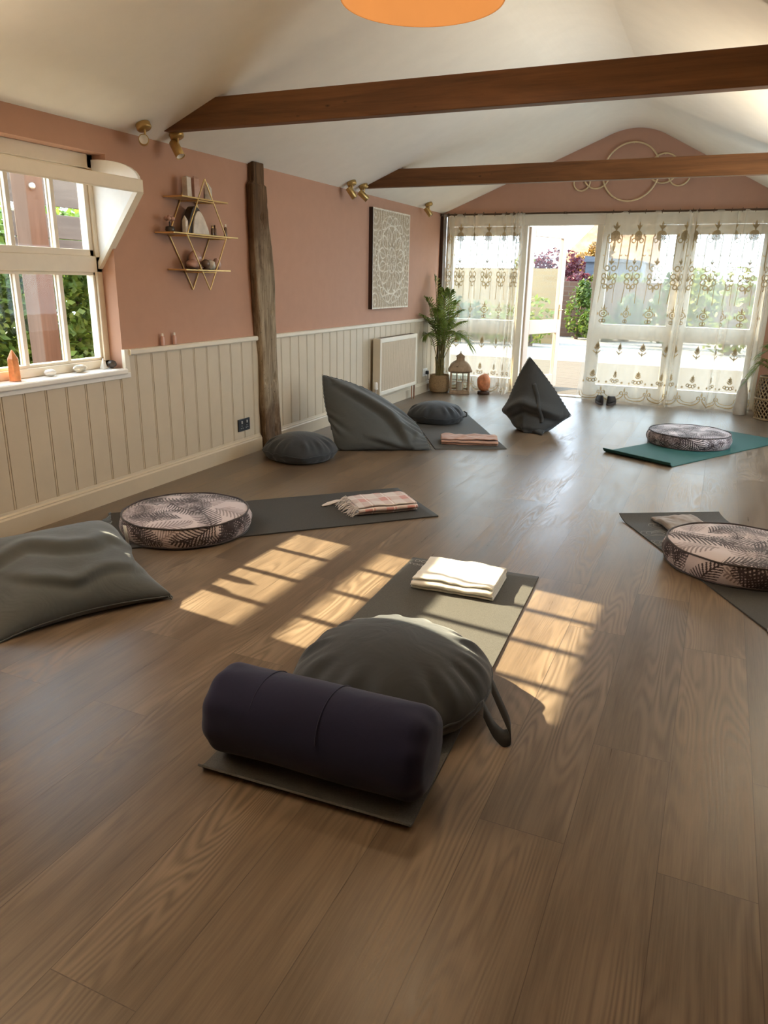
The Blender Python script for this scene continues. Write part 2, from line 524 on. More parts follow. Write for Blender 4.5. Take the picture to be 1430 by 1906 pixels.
# ------------------------------------------------------------------ mesh helpers
class MB:
    def __init__(self):
        self.v = []
        self.f = []
        self.s = []

    def add(self, vs, fs, smooth=False):
        o = len(self.v)
        self.v.extend([tuple(p) for p in vs])
        self.f.extend([tuple(i + o for i in f) for f in fs])
        self.s.extend([smooth] * len(fs))
        return self

    def box(self, a, b):
        x0, y0, z0 = a
        x1, y1, z1 = b
        vs = [(x0, y0, z0), (x1, y0, z0), (x1, y1, z0), (x0, y1, z0), (x0, y0, z1), (x1, y0, z1), (x1, y1, z1), (x0, y1, z1)]
        return self.add(vs, [(0, 3, 2, 1), (4, 5, 6, 7), (0, 1, 5, 4), (1, 2, 6, 5), (2, 3, 7, 6), (3, 0, 4, 7)])

    def prism(self, poly, axis, a, b):
        """extrude a 2D polygon along an axis; poly in the other two axes (x<y<z order)"""
        n = len(poly)

        def p3(p, t):
            q = list(p)
            q.insert(axis, t)
            return tuple(q)
        vs = [p3(p, a) for p in poly] + [p3(p, b) for p in poly]
        fs = [tuple(range(n))[::-1], tuple(range(n, 2 * n))]
        fs += [(i, (i + 1) % n, (i + 1) % n + n, i + n) for i in range(n)]
        return self.add(vs, fs)

    def grid(self, P, smooth=True, flip=False):
        P = np.asarray(P, float)
        a, b = P.shape[:2]
        fs = []
        for i in range(a - 1):
            for j in range(b - 1):
                q = (i * b + j, i * b + j + 1, (i + 1) * b + j + 1, (i + 1) * b + j)
                fs.append(q[::-1] if flip else q)
        return self.add(P.reshape(-1, 3), fs, smooth)

    def lathe(self, prof, c=(0, 0, 0), n=32, caps=True, smooth=True):
        """prof: list of (r, z)"""
        vs, fs = [], []
        m = len(prof)
        for r, z in prof:
            for k in range(n):
                t = 2 * PI * k / n
                vs.append((c[0] + r * math.cos(t), c[1] + r * math.sin(t), c[2] + z))
        for i in range(m - 1):
            for k in range(n):
                fs.append((i * n + k, i * n + (k + 1) % n, (i + 1) * n + (k + 1) % n, (i + 1) * n + k))
        self.add(vs, fs, smooth)
        if caps:
            self.add(vs[:n], [tuple(range(n))[::-1]])
            self.add(vs[-n:], [tuple(range(n))])
        return self

    def tube(self, pts, r, n=8, closed=False, caps=True):
        pts = [Vector(p) for p in pts]
        m = len(pts)
        rs = r if isinstance(r, (list, tuple)) else [r] * m
        vs, fs = [], []
        up = None
        for i, p in enumerate(pts):
            if closed:
                d = pts[(i + 1) % m] - pts[i - 1]
            else:
                d = pts[min(i + 1, m - 1)] - pts[max(i - 1, 0)]
            if d.length < 1e-9:
                d = Vector((0, 0, 1))
            d.normalize()
            if up is None:
                up = Vector((0, 0, 1)) if abs(d.z) < 0.9 else Vector((1, 0, 0))
            s = d.cross(up)
            if s.length < 1e-6:
                s = d.cross(Vector((0.3, 1, 0.2)))
            s.normalize()
            up = s.cross(d).normalized()
            for k in range(n):
                t = 2 * PI * k / n
                vs.append(p + (s * math.cos(t) + up * math.sin(t)) * rs[i])
        for i in range(m if closed else m - 1):
            j = (i + 1) % m
            for k in range(n):
                fs.append((i * n + k, i * n + (k + 1) % n, j * n + (k + 1) % n, j * n + k))
        self.add(vs, fs, True)
        if caps and not closed:
            self.add(vs[:n], [tuple(range(n))[::-1]])
            self.add(vs[-n:], [tuple(range(n))])
        return self

    def build(self, name, mat, parent=None, off=(0, 0, 0), bevel=0.0, merge=False):
        me = bpy.data.meshes.new(name)
        vs = [(a - off[0], b - off[1], c - off[2]) for a, b, c in self.v]
        me.from_pydata(vs, [], self.f)
        me.polygons.foreach_set('use_smooth', self.s)
        me.update()
        bm = bmesh.new()
        bm.from_mesh(me)
        if merge:
            bmesh.ops.remove_doubles(bm, verts=bm.verts, dist=1e-5)
        bmesh.ops.recalc_face_normals(bm, faces=bm.faces)
        bm.to_mesh(me)
        bm.free()
        me.materials.append(mat if not isinstance(mat, str) else M[mat])
        o = bpy.data.objects.new(name, me)
        COL.objects.link(o)
        if parent:
            o.parent = parent
        else:
            o.location = off
        if bevel:
            md = o.modifiers.new('bevel', 'BEVEL')
            md.width = bevel
            md.segments = 2
            md.limit_method = 'ANGLE'
            md.angle_limit = 0.7
            md.harden_normals = False
        return o


def thing(name, label, cat, loc=(0, 0, 0), rz=0.0, group=None):
    o = bpy.data.objects.new(name, None)
    o.empty_display_size = 0.1
    o.location = loc
    o.rotation_euler = (0, 0, rz)
    COL.objects.link(o)
    return tag(o, label, cat, group)


def tag(o, label, cat, group=None, kind=None):
    o['label'] = label
    o['category'] = cat
    if group:
        o['group'] = group
    if kind:
        o['kind'] = kind
    return o


def struct(o, label=None):
    o['kind'] = 'structure'
    if label:
        o['label'] = label
    return o


def dup(root, loc, rz=None, label=None, group=None):
    r = root.copy()
    COL.objects.link(r)
    r.location = loc
    if rz is not None:
        r.rotation_euler = (0, 0, rz)
    if label:
        r['label'] = label
    if group:
        r['group'] = group
    for ch in list(root.children):
        c = ch.copy()
        COL.objects.link(c)
        c.parent = r
        for gch in list(ch.children):
            d = gch.copy()
            COL.objects.link(d)
            d.parent = c
    return r


def np_mesh(name, V, F, mat, parent=None, off=(0, 0, 0), smooth=True, sub=0):
    me = bpy.data.meshes.new(name)
    V = np.asarray(V, float) - np.asarray(off, float)
    me.from_pydata(V.tolist(), [], [tuple(int(i) for i in f) for f in F])
    me.polygons.foreach_set('use_smooth', [smooth] * len(me.polygons))
    me.update()
    bm = bmesh.new()
    bm.from_mesh(me)
    bmesh.ops.recalc_face_normals(bm, faces=bm.faces)
    bm.to_mesh(me)
    bm.free()
    me.materials.append(M[mat] if isinstance(mat, str) else mat)
    o = bpy.data.objects.new(name, me)
    COL.objects.link(o)
    if parent:
        o.parent = parent
    else:
        o.location = off
    if sub:
        md = o.modifiers.new('subdivision', 'SUBSURF')
        md.levels = sub
        md.render_levels = sub
    return o


# ------------------------------------------------------------------ a small position-based cloth solver for stuffed cushions
def disc_map(N):
    s = np.linspace(-1, 1, N)
    a, b = np.meshgrid(s, s, indexing='ij')
    x = a * np.sqrt(1 - b * b / 2)
    y = b * np.sqrt(1 - a * a / 2)
    return np.stack([x, y], -1)


def square_map(N):
    s = np.linspace(-1, 1, N)
    a, b = np.meshgrid(s, s, indexing='ij')
    return np.stack([a, b], -1)


def stuffed(rest, init_top, init_bot, pins=None, press=0.02, grav=0.0012, steps=60, iters=10, floor=0.003, sag=1.0, seed=1, damp=0.92, bend=0.15, vol=None):
    """rest: (N,N,2) flat pattern; two identical sheets sewn along the rim and inflated.
    pins: {(i,j): (x,y,z)}. Returns vertices and faces."""
    N = rest.shape[0]
    idt = np.arange(N * N).reshape(N, N)
    idb = idt.copy()
    k = N * N
    for i in range(1, N - 1):
        for j in range(1, N - 1):
            idb[i, j] = k
            k += 1
    nv = k
    X = np.zeros((nv, 3))
    R = np.zeros((nv, 2))
    X[idt.ravel()] = init_top.reshape(-1, 3)
    inner = idb[1:-1, 1:-1].ravel()
    X[inner] = init_bot[1:-1, 1:-1].reshape(-1, 3)
    R[idt.ravel()] = rest.reshape(-1, 2)
    R[inner] = rest[1:-1, 1:-1].reshape(-1, 2)
    rs = np.random.RandomState(seed)
    X += rs.normal(0, 0.0015, X.shape)
    E = set()
    B = set()

    def ed(S, a, b):
        if a != b:
            S.add((min(a, b), max(a, b)))
    for g in (idt, idb):
        for i in range(N):
            for j in range(N):
                if i + 1 < N:
                    ed(E, g[i, j], g[i + 1, j])
                if j + 1 < N:
                    ed(E, g[i, j], g[i, j + 1])
                if i + 1 < N and j + 1 < N:
                    ed(E, g[i, j], g[i + 1, j + 1])
                    ed(E, g[i + 1, j], g[i, j + 1])
                if i + 2 < N:
                    ed(B, g[i, j], g[i + 2, j])
                if j + 2 < N:
                    ed(B, g[i, j], g[i, j + 2])
    B -= E

    def colour(S):
        groups = []
        used = []
        for a, b in sorted(S):
            for q, u in enumerate(used):
                if a not in u and b not in u:
                    u.add(a)
                    u.add(b)
                    groups[q].append((a, b))
                    break
            else:
                used.append({a, b})
                groups.append([(a, b)])
        out = []
        for gq in groups:
            arr = np.array(gq)
            L = np.linalg.norm(R[arr[:, 0]] - R[arr[:, 1]], axis=1)
            out.append((arr[:, 0], arr[:, 1], L))
        return out
    GE = colour(E)
    GB = colour(B)
    F = []
    for i in range(N - 1):
        for j in range(N - 1):
            F.append((idt[i, j], idt[i + 1, j], idt[i + 1, j + 1], idt[i, j + 1]))
            F.append((idb[i, j], idb[i, j + 1], idb[i + 1, j + 1], idb[i + 1, j]))
    Fa = np.array(F)
    pi_ = np.array([idt[ij] for ij in (pins or {})], int)
    pp = np.array([p for p in (pins or {}).values()], float).reshape(-1, 3)
    w = np.ones(nv)
    if len(pi_):
        w[pi_] = 0
        X[pi_] = pp
    V = np.zeros_like(X)
    for st in range(steps):
        # outward pressure
        a = X[Fa[:, 2]] - X[Fa[:, 0]]
        b = X[Fa[:, 3]] - X[Fa[:, 1]]
        nrm = np.cross(a, b)
        Nn = np.zeros_like(X)
        for q in range(4):
            np.add.at(Nn, Fa[:, q], nrm)
        ctr = X.mean(0)
        sgn = np.sign(np.sum(nrm * (X[Fa].mean(1) - ctr)))
        ln = np.linalg.norm(Nn, axis=1, keepdims=True) + 1e-12
        pr = press
        if vol:
            vcur = abs(float(np.sum(np.einsum('ij,ij->i', X[Fa].mean(1) - ctr, nrm)))) / 6.0
            pr = press * float(np.clip((vol - vcur) / vol * 6.0, -0.6, 1.0))
        V = V * damp
        V += sgn * Nn / ln * pr
        V[:, 2] -= grav
        prev = X.copy()
        X = X + V * w[:, None]
        for it in range(iters):
            for (p, q, L) in GE:
                d = X[q] - X[p]
                l = np.linalg.norm(d, axis=1)
                s = (l - L) / (l + 1e-12)
                s = np.where(l > L, s, s * 0.25)
                ws = w[p] + w[q] + 1e-12
                c = d * (s / ws)[:, None]
                X[p] += c * w[p][:, None]
                X[q] -= c * w[q][:, None]
            if it % 2 == 0:
                for (p, q, L) in GB:
                    d = X[q] - X[p]
                    l = np.linalg.norm(d, axis=1)
                    s = (l - L) / (l + 1e-12) * bend
                    s = np.where(l < L, s, 0)
                    ws = w[p] + w[q] + 1e-12
                    c = d * (s / ws)[:, None]
                    X[p] += c * w[p][:, None]
                    X[q] -= c * w[q][:, None]
            low = X[:, 2] < floor
            X[low, 2] = floor
        V = X - prev
        low = X[:, 2] <= floor + 1e-4
        V[low] *= 0.4
        mv = np.linalg.norm(V, axis=1, keepdims=True)
        V *= np.minimum(1, 0.03 / (mv + 1e-9))
    rim = np.concatenate([idt[0, :], idt[1:, -1], idt[-1, -2::-1], idt[-2:0:-1, 0]])
    return X, F, idt, idb, rim

# ------------------------------------------------------------------ the room
XL, XR, YF, YB = -3.23, 1.06, 9.0, -2.2
ZE = 2.07          # eaves on the left wall


def zl(x):
    return ZE + 0.405 * (x - XL)


def zr(x):
    return 2.88 - 0.53 * (x + 0.93)


struct(MB().box((-3.42, YB, -0.08), (XR + 0.1, YF + 0.02, 0.0)).build('floor', 'floor'))

m = MB()
WX0, WX1 = -3.42, XL
WY0, WY1, WZ0, WZ1 = 2.30, 3.46, 0.745, 1.935
m.box((WX0, YB, 0), (WX1, WY0, ZE + 0.02))
m.box((WX0, WY1, 0), (WX1, YF + 0.1, ZE + 0.02))
m.box((WX0, WY0, 0), (WX1, WY1, WZ0))
m.box((WX0, WY0, WZ1), (WX1, WY1, ZE + 0.02))
struct(m.build('wall_left', 'pink'))
m = MB()
RW = [(4.8, 7.4)]  # opening for the added window
ycur = YB
for ya_, yb__ in RW:
    m.box((XR, ycur, 0), (XR + 0.12, ya_, 1.9))
    m.box((XR, ya_, 0), (XR + 0.12, yb__, 0.55))
    m.box((XR, ya_, 1.70), (XR + 0.12, yb__, 1.9))
    ycur = yb__
m.box((XR, ycur, 0), (XR + 0.12, YF + 0.1, 1.9))
struct(m.build('wall_right', 'cream'))
struct(MB().prism([(-3.42, 0), (XR + 0.1, 0), (XR + 0.1, 1.9), (-0.9, 2.9), (-1.25, 2.9), (-3.42, 2.02)], 1, YB - 0.12, YB).build('wall_back', 'cream'))

m = MB()
gab = [(XL - 0.1, 2.055), (XR, 2.055)]
m.prism([(XL - 0.1, 2.055), (0.62, 2.055), (-0.92, 2.90), (-1.24, 2.90), (XL - 0.1, 2.08)], 1, YF, YF + 0.14)
m.prism([(0.44, 0), (XR, 0), (XR, 1.86), (0.62, 2.06), (0.44, 2.06)], 1, YF, YF + 0.14)
struct(m.build('wall_far', 'pink'))

# ceiling: left slope, flat collar, right slope, one folded sheet with thickness
xr_end = XR + 0.12
def ridge_curve():
    out = []
    P0, P1, P2 = (-1.42, zl(-1.42)), (-1.10, 2.955), (-0.80, zr(-0.80))
    for k in range(21):
        s = k / 20
        out.append((P0[0] * (1 - s) ** 2 + 2 * P1[0] * s * (1 - s) + P2[0] * s * s, P0[1] * (1 - s) ** 2 + 2 * P1[1] * s * (1 - s) + P2[1] * s * s))
    return out


poly = [(-3.42, zl(-3.42))] + ridge_curve() + [(xr_end, zr(xr_end)), (xr_end, zr(xr_end) + 0.12), (-0.9, 3.02), (-1.26, 3.02), (-3.42, zl(-3.42) + 0.14)]
struct(MB().prism(poly, 1, YB - 0.12, YF + 0.14).build('ceiling', 'ceiling'))

# dark corner timber by the far doors
struct(MB().box((-3.228, 8.91, 0.0), (-3.175, 9.0, 2.06)).build('trim_1', 'brown_wood', bevel=0.006), 'dark brown corner timber between left wall and far doors')

# matchboard panelling
def panel_profile(y0, y1):
    pts = [(y0, 0.0)]
    k0 = math.ceil((y0 - 3.4124) / 0.139)
    y = 3.4124 + k0 * 0.139
    while y < y1 - 0.01:
        if y > y0 + 0.01:
            for dy, dx in ((-0.009, 0), (-0.007, -0.006), (-0.0045, -0.001), (0.0, 0.0005), (0.0045, -0.001), (0.007, -0.006), (0.009, 0)):
                pts.append((y + dy, dx))
        y += 0.139
    pts.append((y1, 0.0))
    return pts


def panelling(y0, y1, z0, z1, m):
    prof = panel_profile(y0, y1)
    m.prism([(XL - 0.005, y1)] and [(XL + 0.016 + dx, yy) for yy, dx in prof] + [(XL - 0.005, y1), (XL - 0.005, y0)], 2, z0, z1)


m = MB()
panelling(YB, 3.49, 0.0, 0.735, m)
panelling(3.49, YF - 0.09, 0.0, 0.86, m)
struct(m.build('trim_2', 'cream'), 'cream painted matchboard panelling on the left wall')
m = MB()
m.prism([(XL, 0.845), (XL + 0.034, 0.845), (XL + 0.04, 0.852), (XL + 0.04, 0.872), (XL + 0.034, 0.879), (XL, 0.879)], 1, 3.49, 4.855)
m.prism([(XL, 0.845), (XL + 0.034, 0.845), (XL + 0.04, 0.852), (XL + 0.04, 0.872), (XL + 0.034, 0.879), (XL, 0.879)], 1, 5.095, YF - 0.09)
m.box((XL, 3.452, 0.72), (XL + 0.024, 3.49, 0.879))
struct(m.build('trim_3', 'cream_frame'), 'cream dado rail capping the panelling')
sk = [(XL, 0), (XL + 0.036, 0), (XL + 0.036, 0.095), (XL + 0.030, 0.104), (XL + 0.030, 0.110), (XL + 0.022, 0.118), (XL + 0.020, 0.130), (XL, 0.130)]
struct(MB().prism(sk, 1, YB, 4.875).prism(sk, 1, 5.12, YF - 0.09).build('baseboard_left', 'cream'))
struct(MB().box((0.44, YF - 0.02, 0), (XR, YF, 0.13)).build('baseboard_far', 'cream'))

# ---- left window with its draught hood
def wempty(name, loc, label=None):
    o = bpy.data.objects.new(name, None)
    o.location = loc
    COL.objects.link(o)
    o['kind'] = 'structure'
    if label:
        o['label'] = label
    return o


wb0 = (-3.36, 2.88, 0.745)
w1 = wempty('window_1', wb0, 'cream painted small-paned window with hopper hood in the left wall')
m = MB()
xa, xb = -3.40, -3.325
m.box((xa, 2.30, 0.772), (xb, 2.372, 1.935))
m.box((xa, 3.415, 0.772), (xb, 3.46, 1.935))
m.box((xa, 2.30, 0.772), (xb, 3.46, 0.818))
m.box((xa, 2.30, 1.313), (xb, 3.46, 1.40))
m.box((xa, 2.30, 1.862), (xb, 3.46, 1.935))
m.build('window_frame', 'cream_frame', w1, wb0, bevel=0.004)
ys = [2.372, 2.60, 2.88, 3.165, 3.415]


def sash(name, z0, z1, st, x0, x1, rail0):
    m = MB()
    m.box((x0, 2.372, z0), (x1, 3.415, z0 + rail0))
    m.box((x0, 2.372, z1 - st), (x1, 3.415, z1))
    m.box((x0, 2.372, z0), (x1, 2.372 + st, z1))
    m.box((x0, 3.415 - st, z0), (x1, 3.415, z1))
    for y in ys[1:-1]:
        m.box((x0 + 0.006, y - 0.013, z0), (x1 - 0.004, y + 0.013, z1))
        m.box((x0 + 0.012, y - 0.019, z0), (x1 - 0.026, y + 0.019, z1))
    o = m.build(name, 'cream_frame', w1, wb0, bevel=0.003)
    g = MB().box((-3.368, 2.376, z0 + 0.005), (-3.364, 3.411, z1 - 0.005)).build('glazing', 'glass', None, (0, 0, 0))
    g.parent = o
    g.location = (-wb0[0], -wb0[1], -wb0[2])
    return o


sash('lower_sash', 0.818, 1.313, 0.016, -3.39, -3.34, 0.016)
sash('hopper_sash', 1.40, 1.862, 0.03, -3.385, -3.335, 0.036)
sill = MB().prism([(-3.42, 0.743), (XL + 0.036, 0.738), (XL + 0.042, 0.745), (XL + 0.042, 0.764), (XL + 0.034, 0.770), (-3.42, 0.772)], 1, 2.26, 3.452)
sill.box((XL, 2.26, 0.715), (XL + 0.026, 3.49, 0.745))
sill.build('window_sill', 'white', w1, wb0, bevel=0.002)
cheek = [(-3.355, 1.345), (-3.325, 1.335), (-3.0, 1.735), (-2.995, 1.795)]
arc = []
for k in range(1, 9):
    t = k / 8 * PI / 2
    arc.append((-3.355 + 0.36 * math.cos(t) ** 0.9 if k < 8 else -3.355, 1.795 + 0.115 * math.sin(t)))
cheek += arc
for yy in (2.285, 3.445):
    c = MB().prism(cheek, 1, yy, yy + 0.018).build('hood_cheek', 'white', w1, wb0, bevel=0.002)
    e = MB()
    dx, dz = 0.325, 0.40
    L = math.hypot(dx, dz)
    nx, nz = dz / L * 0.022, -dx / L * 0.022
    e.prism([(-3.325 - nx, 1.335 - nz), (-3.0 - nx, 1.735 - nz), (-3.0 + nx * 0.2, 1.735 + nz * 0.2), (-3.325 + nx * 0.2, 1.335 + nz * 0.2)], 1, yy - 0.016, yy + 0.034)
    eo = e.build('cheek_edging', 'cream_frame')
    eo.parent = c
    eo.location = (-wb0[0], -wb0[1], -wb0[2])
MB().box((-3.022, 2.272, 1.732), (-2.992, 3.476, 1.80)).build('hood_front_board', 'cream_frame', w1, wb0, bevel=0.006)
m = MB().box((-3.325, 3.30, 1.84), (-3.318, 3.415, 1.853)).tube([(-3.318, 3.405, 1.85), (-3.29, 3.41, 1.847), (-3.285, 3.41, 1.82)], 0.006)
m.build('hopper_latch', 'brass', w1, wb0)

for qi, (ya_, yb__) in enumerate(RW):  # added window, never in view, there to let in more sky light
    qb = (XR + 0.06, (ya_ + yb__) / 2, 0.55)
    wq = wempty('window_%d' % (3 + qi), qb, 'added cream casement window in the right wall, out of view, letting in fill light')
    m = MB()
    m.box((XR + 0.03, ya_, 0.55), (XR + 0.09, ya_ + 0.06, 1.70)).box((XR + 0.03, yb__ - 0.06, 0.55), (XR + 0.09, yb__, 1.70))
    m.box((XR + 0.03, ya_, 0.55), (XR + 0.09, yb__, 0.61)).box((XR + 0.03, ya_, 1.64), (XR + 0.09, yb__, 1.70))
    n_ = 3
    for k in range(1, n_):
        yy = ya_ + (yb__ - ya_) * k / n_
        m.box((XR + 0.03, yy - 0.03, 0.55), (XR + 0.09, yy + 0.03, 1.70))
    m.build('window_frame', 'cream_frame', wq, qb, bevel=0.004)
    MB().box((XR + 0.058, ya_ + 0.05, 0.60), (XR + 0.062, yb__ - 0.05, 1.65)).build('glazing', 'glass', wq, qb)

# ---- far glazed wall: header, fixed light, open leaf, two closed doors
hb = (-1.45, 9.04, 1.93)
fr = MB()
fr.box((-3.175, 9.0, 1.925), (0.44, 9.10, 2.055))
fr.box((-3.175, 8.985, 2.03), (0.44, 9.0, 2.055))
fr.box((-3.175, 9.0, 0.0), (-3.125, 9.10, 1.925))
fr.box((-2.255, 9.0, 0.0), (-2.185, 9.10, 1.925))
fr.box((-1.40, 9.0, 0.0), (-1.335, 9.10, 1.925))
fr.box((-0.49, 9.0, 0.0), (-0.43, 9.10, 1.925))
fr.box((0.37, 9.0, 0.0), (0.44, 9.10, 1.925))
fr.box((-3.175, 9.0, -0.02), (0.44, 9.12, 0.012))
struct(fr.build('trim_4', 'cream_frame', None, hb, bevel=0.004), 'cream timber frame and header of the far doors')


def leaf(name, label, x0, x1, s0, s1, mat='cream_frame'):
    b = (x0, 9.05, 0.0)
    e = wempty(name, b, label)
    m = MB()
    w = x1 - x0
    y0, y1 = -0.025, 0.025
    m.box((0, y0, 0.014), (s0, y1, 1.92))
    m.box((w - s1, y0, 0.014), (w, y1, 1.92))
    m.box((s0, y0, 0.014), (w - s1, y1, 0.17))
    m.box((s0, y0, 0.695), (w - s1, y1, 0.86))
    m.box((s0, y0, 1.82), (w - s1, y1, 1.92))
    m.build('door_frame' if name.startswith('door') else 'window_frame', mat, e, bevel=0.004)
    g = MB()
    for a, c in ((0.17, 0.695), (0.86, 1.82)):
        g.box((s0, -0.003, a), (w - s1, 0.003, c))
    g.build('glazing', 'glass', e)
    return e


leaf('window_2', 'fixed glazed panel left of the open door', -3.125, -2.255, 0.04, 0.03)
d1 = leaf('door_1', 'blush cream half-glazed door standing open outwards', -2.185, -1.375, 0.10, 0.09, 'door_pink')
d1.location = (-2.185, 9.085, 0)
d1.rotation_euler = (0, 0, math.atan2(0.79, 0.295))
hd = MB()
hd.box((0.735, -0.034, 0.86), (0.765, -0.024, 1.04)).tube([(0.75, -0.03, 0.98), (0.75, -0.07, 0.98), (0.66, -0.07, 0.98)], 0.008)
hd.build('door_handle', 'brass', d1, bevel=0.002)
leaf('door_2', 'closed half-glazed door right of the opening', -1.335, -0.49, 0.076, 0.076)
leaf('door_3', 'closed half-glazed door nearest the right wall', -0.43, 0.37, 0.073, 0.082)

# ------------------------------------------------------------------ ceiling beams
def beam(y0, label, z0, z1):
    def xl(z):
        return XL + (z - ZE) / 0.405 - 0.012

    def xr(z):
        return -0.93 - (z - 2.88) / 0.53 + 0.012
    b = (-1.3, y0, z0)
    o = MB().prism([(xl(z0), z0), (xr(z0), z0), (xr(z1), z1), (xl(z1), z1)], 1, y0, y0 + 0.07).build('ceiling_beam', 'beam', None, b, bevel=0.004)
    tag(o, label, 'beam', kind='structure')
    return o


beam(3.85, 'nearer dark stained tie beam crossing below the white ceiling', 2.108, 2.262)
beam(6.6, 'farther dark stained tie beam crossing in front of the gold rings', 2.096, 2.243)

# ------------------------------------------------------------------ old oak post
tab = [(0.0, 4.888, 5.130), (0.094, 4.884, 5.124), (0.313, 4.876, 5.101), (0.567, 4.879, 5.092), (0.733, 4.88, 5.088), (0.876, 4.866, 5.087), (1.056, 4.844, 5.08), (1.212, 4.828, 5.073), (1.366, 4.815, 5.065), (1.517, 4.811, 5.05), (1.664, 4.806, 5.02), (1.937, 4.812, 4.984), (1.952, 4.844, 4.982), (2.052, 4.85, 4.991), (2.11, 4.85, 4.99)]
zs = np.linspace(0, 2.085, 150)
tz = [t[0] for t in tab]
ya = np.interp(zs, tz, [t[1] for t in tab])
yb_ = np.interp(zs, tz, [t[2] for t in tab])
NS = 40
rows = []
for k, z in enumerate(zs):
    ring = []
    x0, x1 = XL + 0.001, -3.160 + 0.010 * mnoise.noise(Vector((0, 3, z * 2.0)))
    if z > 1.94:
        x1 -= 0.015
    y0, y1 = ya[k], yb_[k]
    per = [(x0, y0), (x1, y0), (x1, y1), (x0, y1)]
    for s in range(NS):
        t = s / NS * 4
        i = int(t)
        f = t - i
        a, b = per[i], per[(i + 1) % 4]
        px, py = a[0] + (b[0] - a[0]) * f, a[1] + (b[1] - a[1]) * f
        # soften corners and roughen
        cx, cyy = (x0 + x1) / 2, (y0 + y1) / 2
        corner = (abs(px - cx) / ((x1 - x0) / 2)) ** 6 * (abs(py - cyy) / ((y1 - y0) / 2)) ** 6
        n = mnoise.noise(Vector((px * 16, py * 16, z * 2.2))) * 0.012 + mnoise.noise(Vector((px * 50, py * 50, z * 6))) * 0.005
        ax = 1 - 0.10 * corner + n / 0.12
        hole = 0
        for hy, hz, hr in ((5.02, 1.05, 0.016), (4.90, 0.535, 0.012), (5.03, 0.55, 0.017), (4.92, 1.72, 0.02)):
            d = math.hypot((py - hy), (z - hz) * 0.6)
            if px > -3.175:
                hole += math.exp(-(d / hr) ** 2) * 0.035
        crack = 0
        if px > -3.175:
            yc = 5.0 + 0.03 * math.sin(z * 7)
            crack = math.exp(-((py - yc) / 0.008) ** 2) * (0.025 if z < 0.52 else 0.006)
        ring.append((cx + (px - cx) * ax - hole - crack, cyy + (py - cyy) * ax, z))
    ring.append(ring[0])
    rows.append(ring)
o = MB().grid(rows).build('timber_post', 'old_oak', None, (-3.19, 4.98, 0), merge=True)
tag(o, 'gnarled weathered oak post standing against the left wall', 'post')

# ------------------------------------------------------------------ radiator, sockets
t = thing('radiator', 'cream panel radiator on the left wall below the carved panel', 'radiator', (-3.15, 7.4, 0.15))
b = (-3.15, 7.4, 0.15)
prof = []
y = 6.96
while y < 7.90:
    prof += [(-3.100, y), (-3.100, y + 0.010), (-3.106, y + 0.014), (-3.106, y + 0.024)]
    y += 0.028
m = MB().prism(prof + [(-3.13, y), (-3.13, 6.96)], 2, 0.20, 0.69)
m.build('front_panel', 'radiator', t, b)
m = MB().box((-3.185, 6.925, 0.165), (-3.1, 6.96, 0.735)).box((-3.185, 7.90, 0.165), (-3.1, 7.94, 0.735)).box((-3.185, 6.95, 0.69), (-3.098, 7.91, 0.735)).box((-3.185, 6.95, 0.165), (-3.098, 7.91, 0.205))
m.build('casing', 'cream_frame', t, b, bevel=0.005)
MB().box((-3.1855, 6.96, 0.205), (-3.165, 7.90, 0.69)).build('rear_panel', 'radiator', t, b)
m = MB()
for k in range(24):
    y = 6.98 + k * 0.039
    m.box((-3.17, y, 0.7345), (-3.115, y + 0.018, 0.7365))
m.build('top_grille', 'dark_metal', t, b)
m = MB().tube([(-3.13, 6.94, 0.235), (-3.13, 6.885, 0.235)], 0.011).lathe([(0.02, 0.0), (0.021, 0.01), (0.021, 0.055), (0.017, 0.07), (0.006, 0.072)], (-3.13, 6.885, 0.235), 16)
m.build('valve', 'white', t, b)
MB().tube([(-3.13, 6.885, 0.237), (-3.13, 6.885, 0.0)], 0.009).build('feed_pipe', 'chrome', t, b)
m = MB().tube([(-3.13, 7.92, 0.20), (-3.13, 7.955, 0.20), (-3.13, 7.955, 0.0)], 0.008).tube([(-3.145, 7.915, 0.17), (-3.145, 7.92, 0.0)], 0.007)
m.build('return_pipe', 'copper', t, b)


def socket(y0, y1, z0, z1, label, mat, plug=None):
    b = (XL + 0.016, (y0 + y1) / 2, (z0 + z1) / 2)
    t = thing('wall_socket', label, 'socket', b)
    x = XL + 0.0165
    MB().box((x, y0, z0), (x + 0.01, y1, z1)).build('face_plate', mat, t, b, bevel=0.003)
    sw = 'white' if mat == 'black' else 'white'
    w = y1 - y0
    for f in (0.28, 0.72):
        MB().box((x + 0.009, y0 + w * f - 0.008, z1 - 0.035), (x + 0.014, y0 + w * f + 0.008, z1 - 0.014)).build('switch', 'chrome' if mat == 'black' else 'white', t, b, bevel=0.002)
        m = MB()
        for dy in (-0.011, 0.011):
            m.box((x + 0.0095, y0 + w * f + dy - 0.003, z0 + 0.02), (x + 0.0108, y0 + w * f + dy + 0.003, z0 + 0.026))
        m.box((x + 0.0095, y0 + w * f - 0.002, z0 + 0.036), (x + 0.0108, y0 + w * f + 0.002, z0 + 0.045))
        m.build('pin_holes', 'white' if mat == 'black' else 'black', t, b)
    return t


